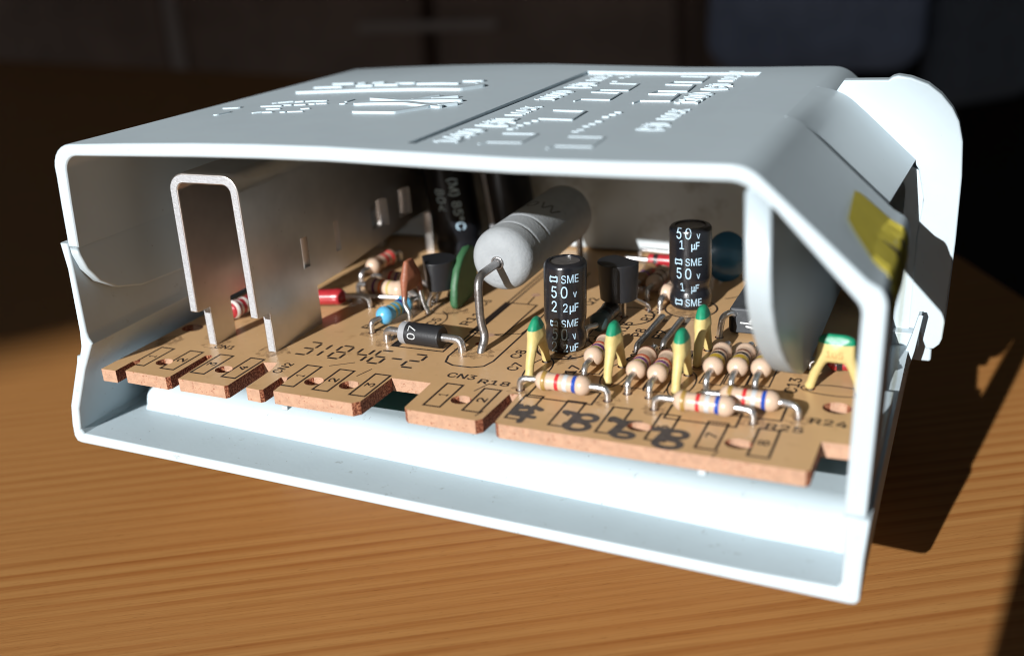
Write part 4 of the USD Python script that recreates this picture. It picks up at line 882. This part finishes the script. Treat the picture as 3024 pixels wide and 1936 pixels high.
printed('printed_ring', ringp(47.2, 19.2, 2.95)); printed('printed_ring', ringp(56.7, 33.4, 2.85)); printed('printed_outline', unary_union([line([(47.9, 16.95), (49.1, 16.95)], .23), line([(48.5, 16.4), (48.5, 17.5)], .23)]))
printed('printed_ring', affinity.scale(Point(74.5, 16.1).buffer(1.0), 3.1, 1.15).difference(affinity.scale(Point(74.5, 16.1).buffer(1.0), 2.93, .98)))
printed('printed_ring', ringp(29.2, 28.0, 3.1, .18, 160, 340)); printed('printed_ring', ringp(50.8, 29.5, 2.7)); printed('printed_ring', ringp(28.0, 22.8, 3.3, .16, -70, 60)); printed('printed_ring', ringp(57.5, 41, 4.2, .16, -60, 60))
for cx_, cy_ in ((46.6, 13.3), (54.3, 14.1), (60.95, 13.9), (61.3, 20.3)):
    printed('printed_ring', affinity.scale(Point(cx_, cy_).buffer(1.0), 1.25, 3.0).difference(affinity.scale(Point(cx_, cy_).buffer(1.0), 1.08, 2.83)))
for hx, hy in ((51.75, 12.5), (56.72, 10.5), (58.88, 10.2), (63.4, 13.2), (65.6, 13.6), (67.72, 14.0), (49.3, 21.6)):
    printed('printed_outline', unary_union([frame(hx - 1.0, hy + 1.3, hx + 1.0, hy + 7.6, .15), line([(hx, hy + .5), (hx, hy + 1.3)], .15)]))
for a, b in ((38.05, 33.4), (38.0, 20.4)): part(pcb, 'bare_spot', prism(Point(a, b).buffer(.55), (0, 0, ZB + .004), X, Y, Z * .008), mat_lam_edge, smooth=False)
for pts in ([(25.4, 8.4), (27.6, 9.9)], [(29.6, 6.9), (30.2, 8.9)], [(42.6, 7.0), (43.3, 8.9)], [(66.9, 0.95), (67.2, 2.1)], [(45.0, 2.2), (45.3, 3.3)]): printed('printed_outline', line(pts, .13))
# flux and soot round the feet and wires
def blot(cx_, cy_, r):
    k = np.linspace(0, 2 * math.pi, 22)[:-1]
    return Polygon([(cx_ + r * (1 + jit.normal(0, .16)) * math.cos(q_), cy_ + r * (1 + jit.normal(0, .16)) * math.sin(q_)) for q_ in k]).buffer(0)
for cx_, cy_, r in ((17.2, 10.2, 1.7), (9.4, 10.2, 1.5), (39.1, 15.6, 1.5), (37.2, 15.2, 1.3), (27.9, 15.8, 1.3), (24.9, 17.6, 1.2), (30.9, 26.2, 1.5), (47.2, 18.0, 2.4), (56.9, 32.2, 2.4), (46.75, 8.4, 1.1), (55.4, 8.4, 1.2), (60.0, 8.0, 1.1), (68.9, 7.6, 1.1), (72.3, 9.7, 1.2), (3.4, 9.5, 1.6), (8.0, 12.5, 1.4)):
    part(pcb, 'flux_stain', prism(blot(cx_, cy_, r).intersection(bp2), (0, 0, ZB + .0015), X, Y, Z * 0.0012), mat_stain, smooth=False)
# figures written over the pads with a marker
def stroke(pts, w=.62): return LineString(pts).buffer(w / 2, quad_segs=4)
def loop(cx_, cy_, rx, ry, w=.62): return affinity.scale(Point(cx_, cy_).buffer(1), rx, ry).difference(affinity.scale(Point(cx_, cy_).buffer(1), rx - w, ry - w))
printed('marker_figure', unary_union([stroke([(48.1, 5.4), (48.0, 3.6), (50.2, 3.4)]), stroke([(49.5, 5.5), (49.3, 2.3)]), stroke([(48.3, 4.9), (49.8, 5.3), (50.3, 5.0)]), stroke([(48.2, 3.9), (49.6, 4.2)], .8)]), mat_marker, .012)
printed('marker_figure', unary_union([loop(54.85, 4.65, 1.15, .95), loop(54.5, 2.95, 1.35, 1.05), stroke([(52.6, 5.3), (53.8, 5.1), (53.7, 2.8)], .7)]), mat_marker, .012)
printed('marker_figure', unary_union([loop(58.85, 2.5, 1.15, .8), stroke([(57.1, 5.2), (58.3, 4.6), (57.9, 2.6)], .9), stroke([(58.0, 4.9), (59.6, 5.2)], .45)]), mat_marker, .012)
printed('marker_figure', unary_union([loop(63.2, 3.85, 1.15, .95, .66), loop(62.9, 2.05, 1.4, 1.05, .66), stroke([(61.2, 4.3), (62.3, 4.5), (61.9, 2.2)], .8)]), mat_marker, .012)
for a, b in ((24.4, 1.3), (66.0, .8)): part(lo_shell, 'board_peg', rbox((a - .25, b + .1, 7.75), (a + .45, b + .9, 8.2), .1), mat_case)
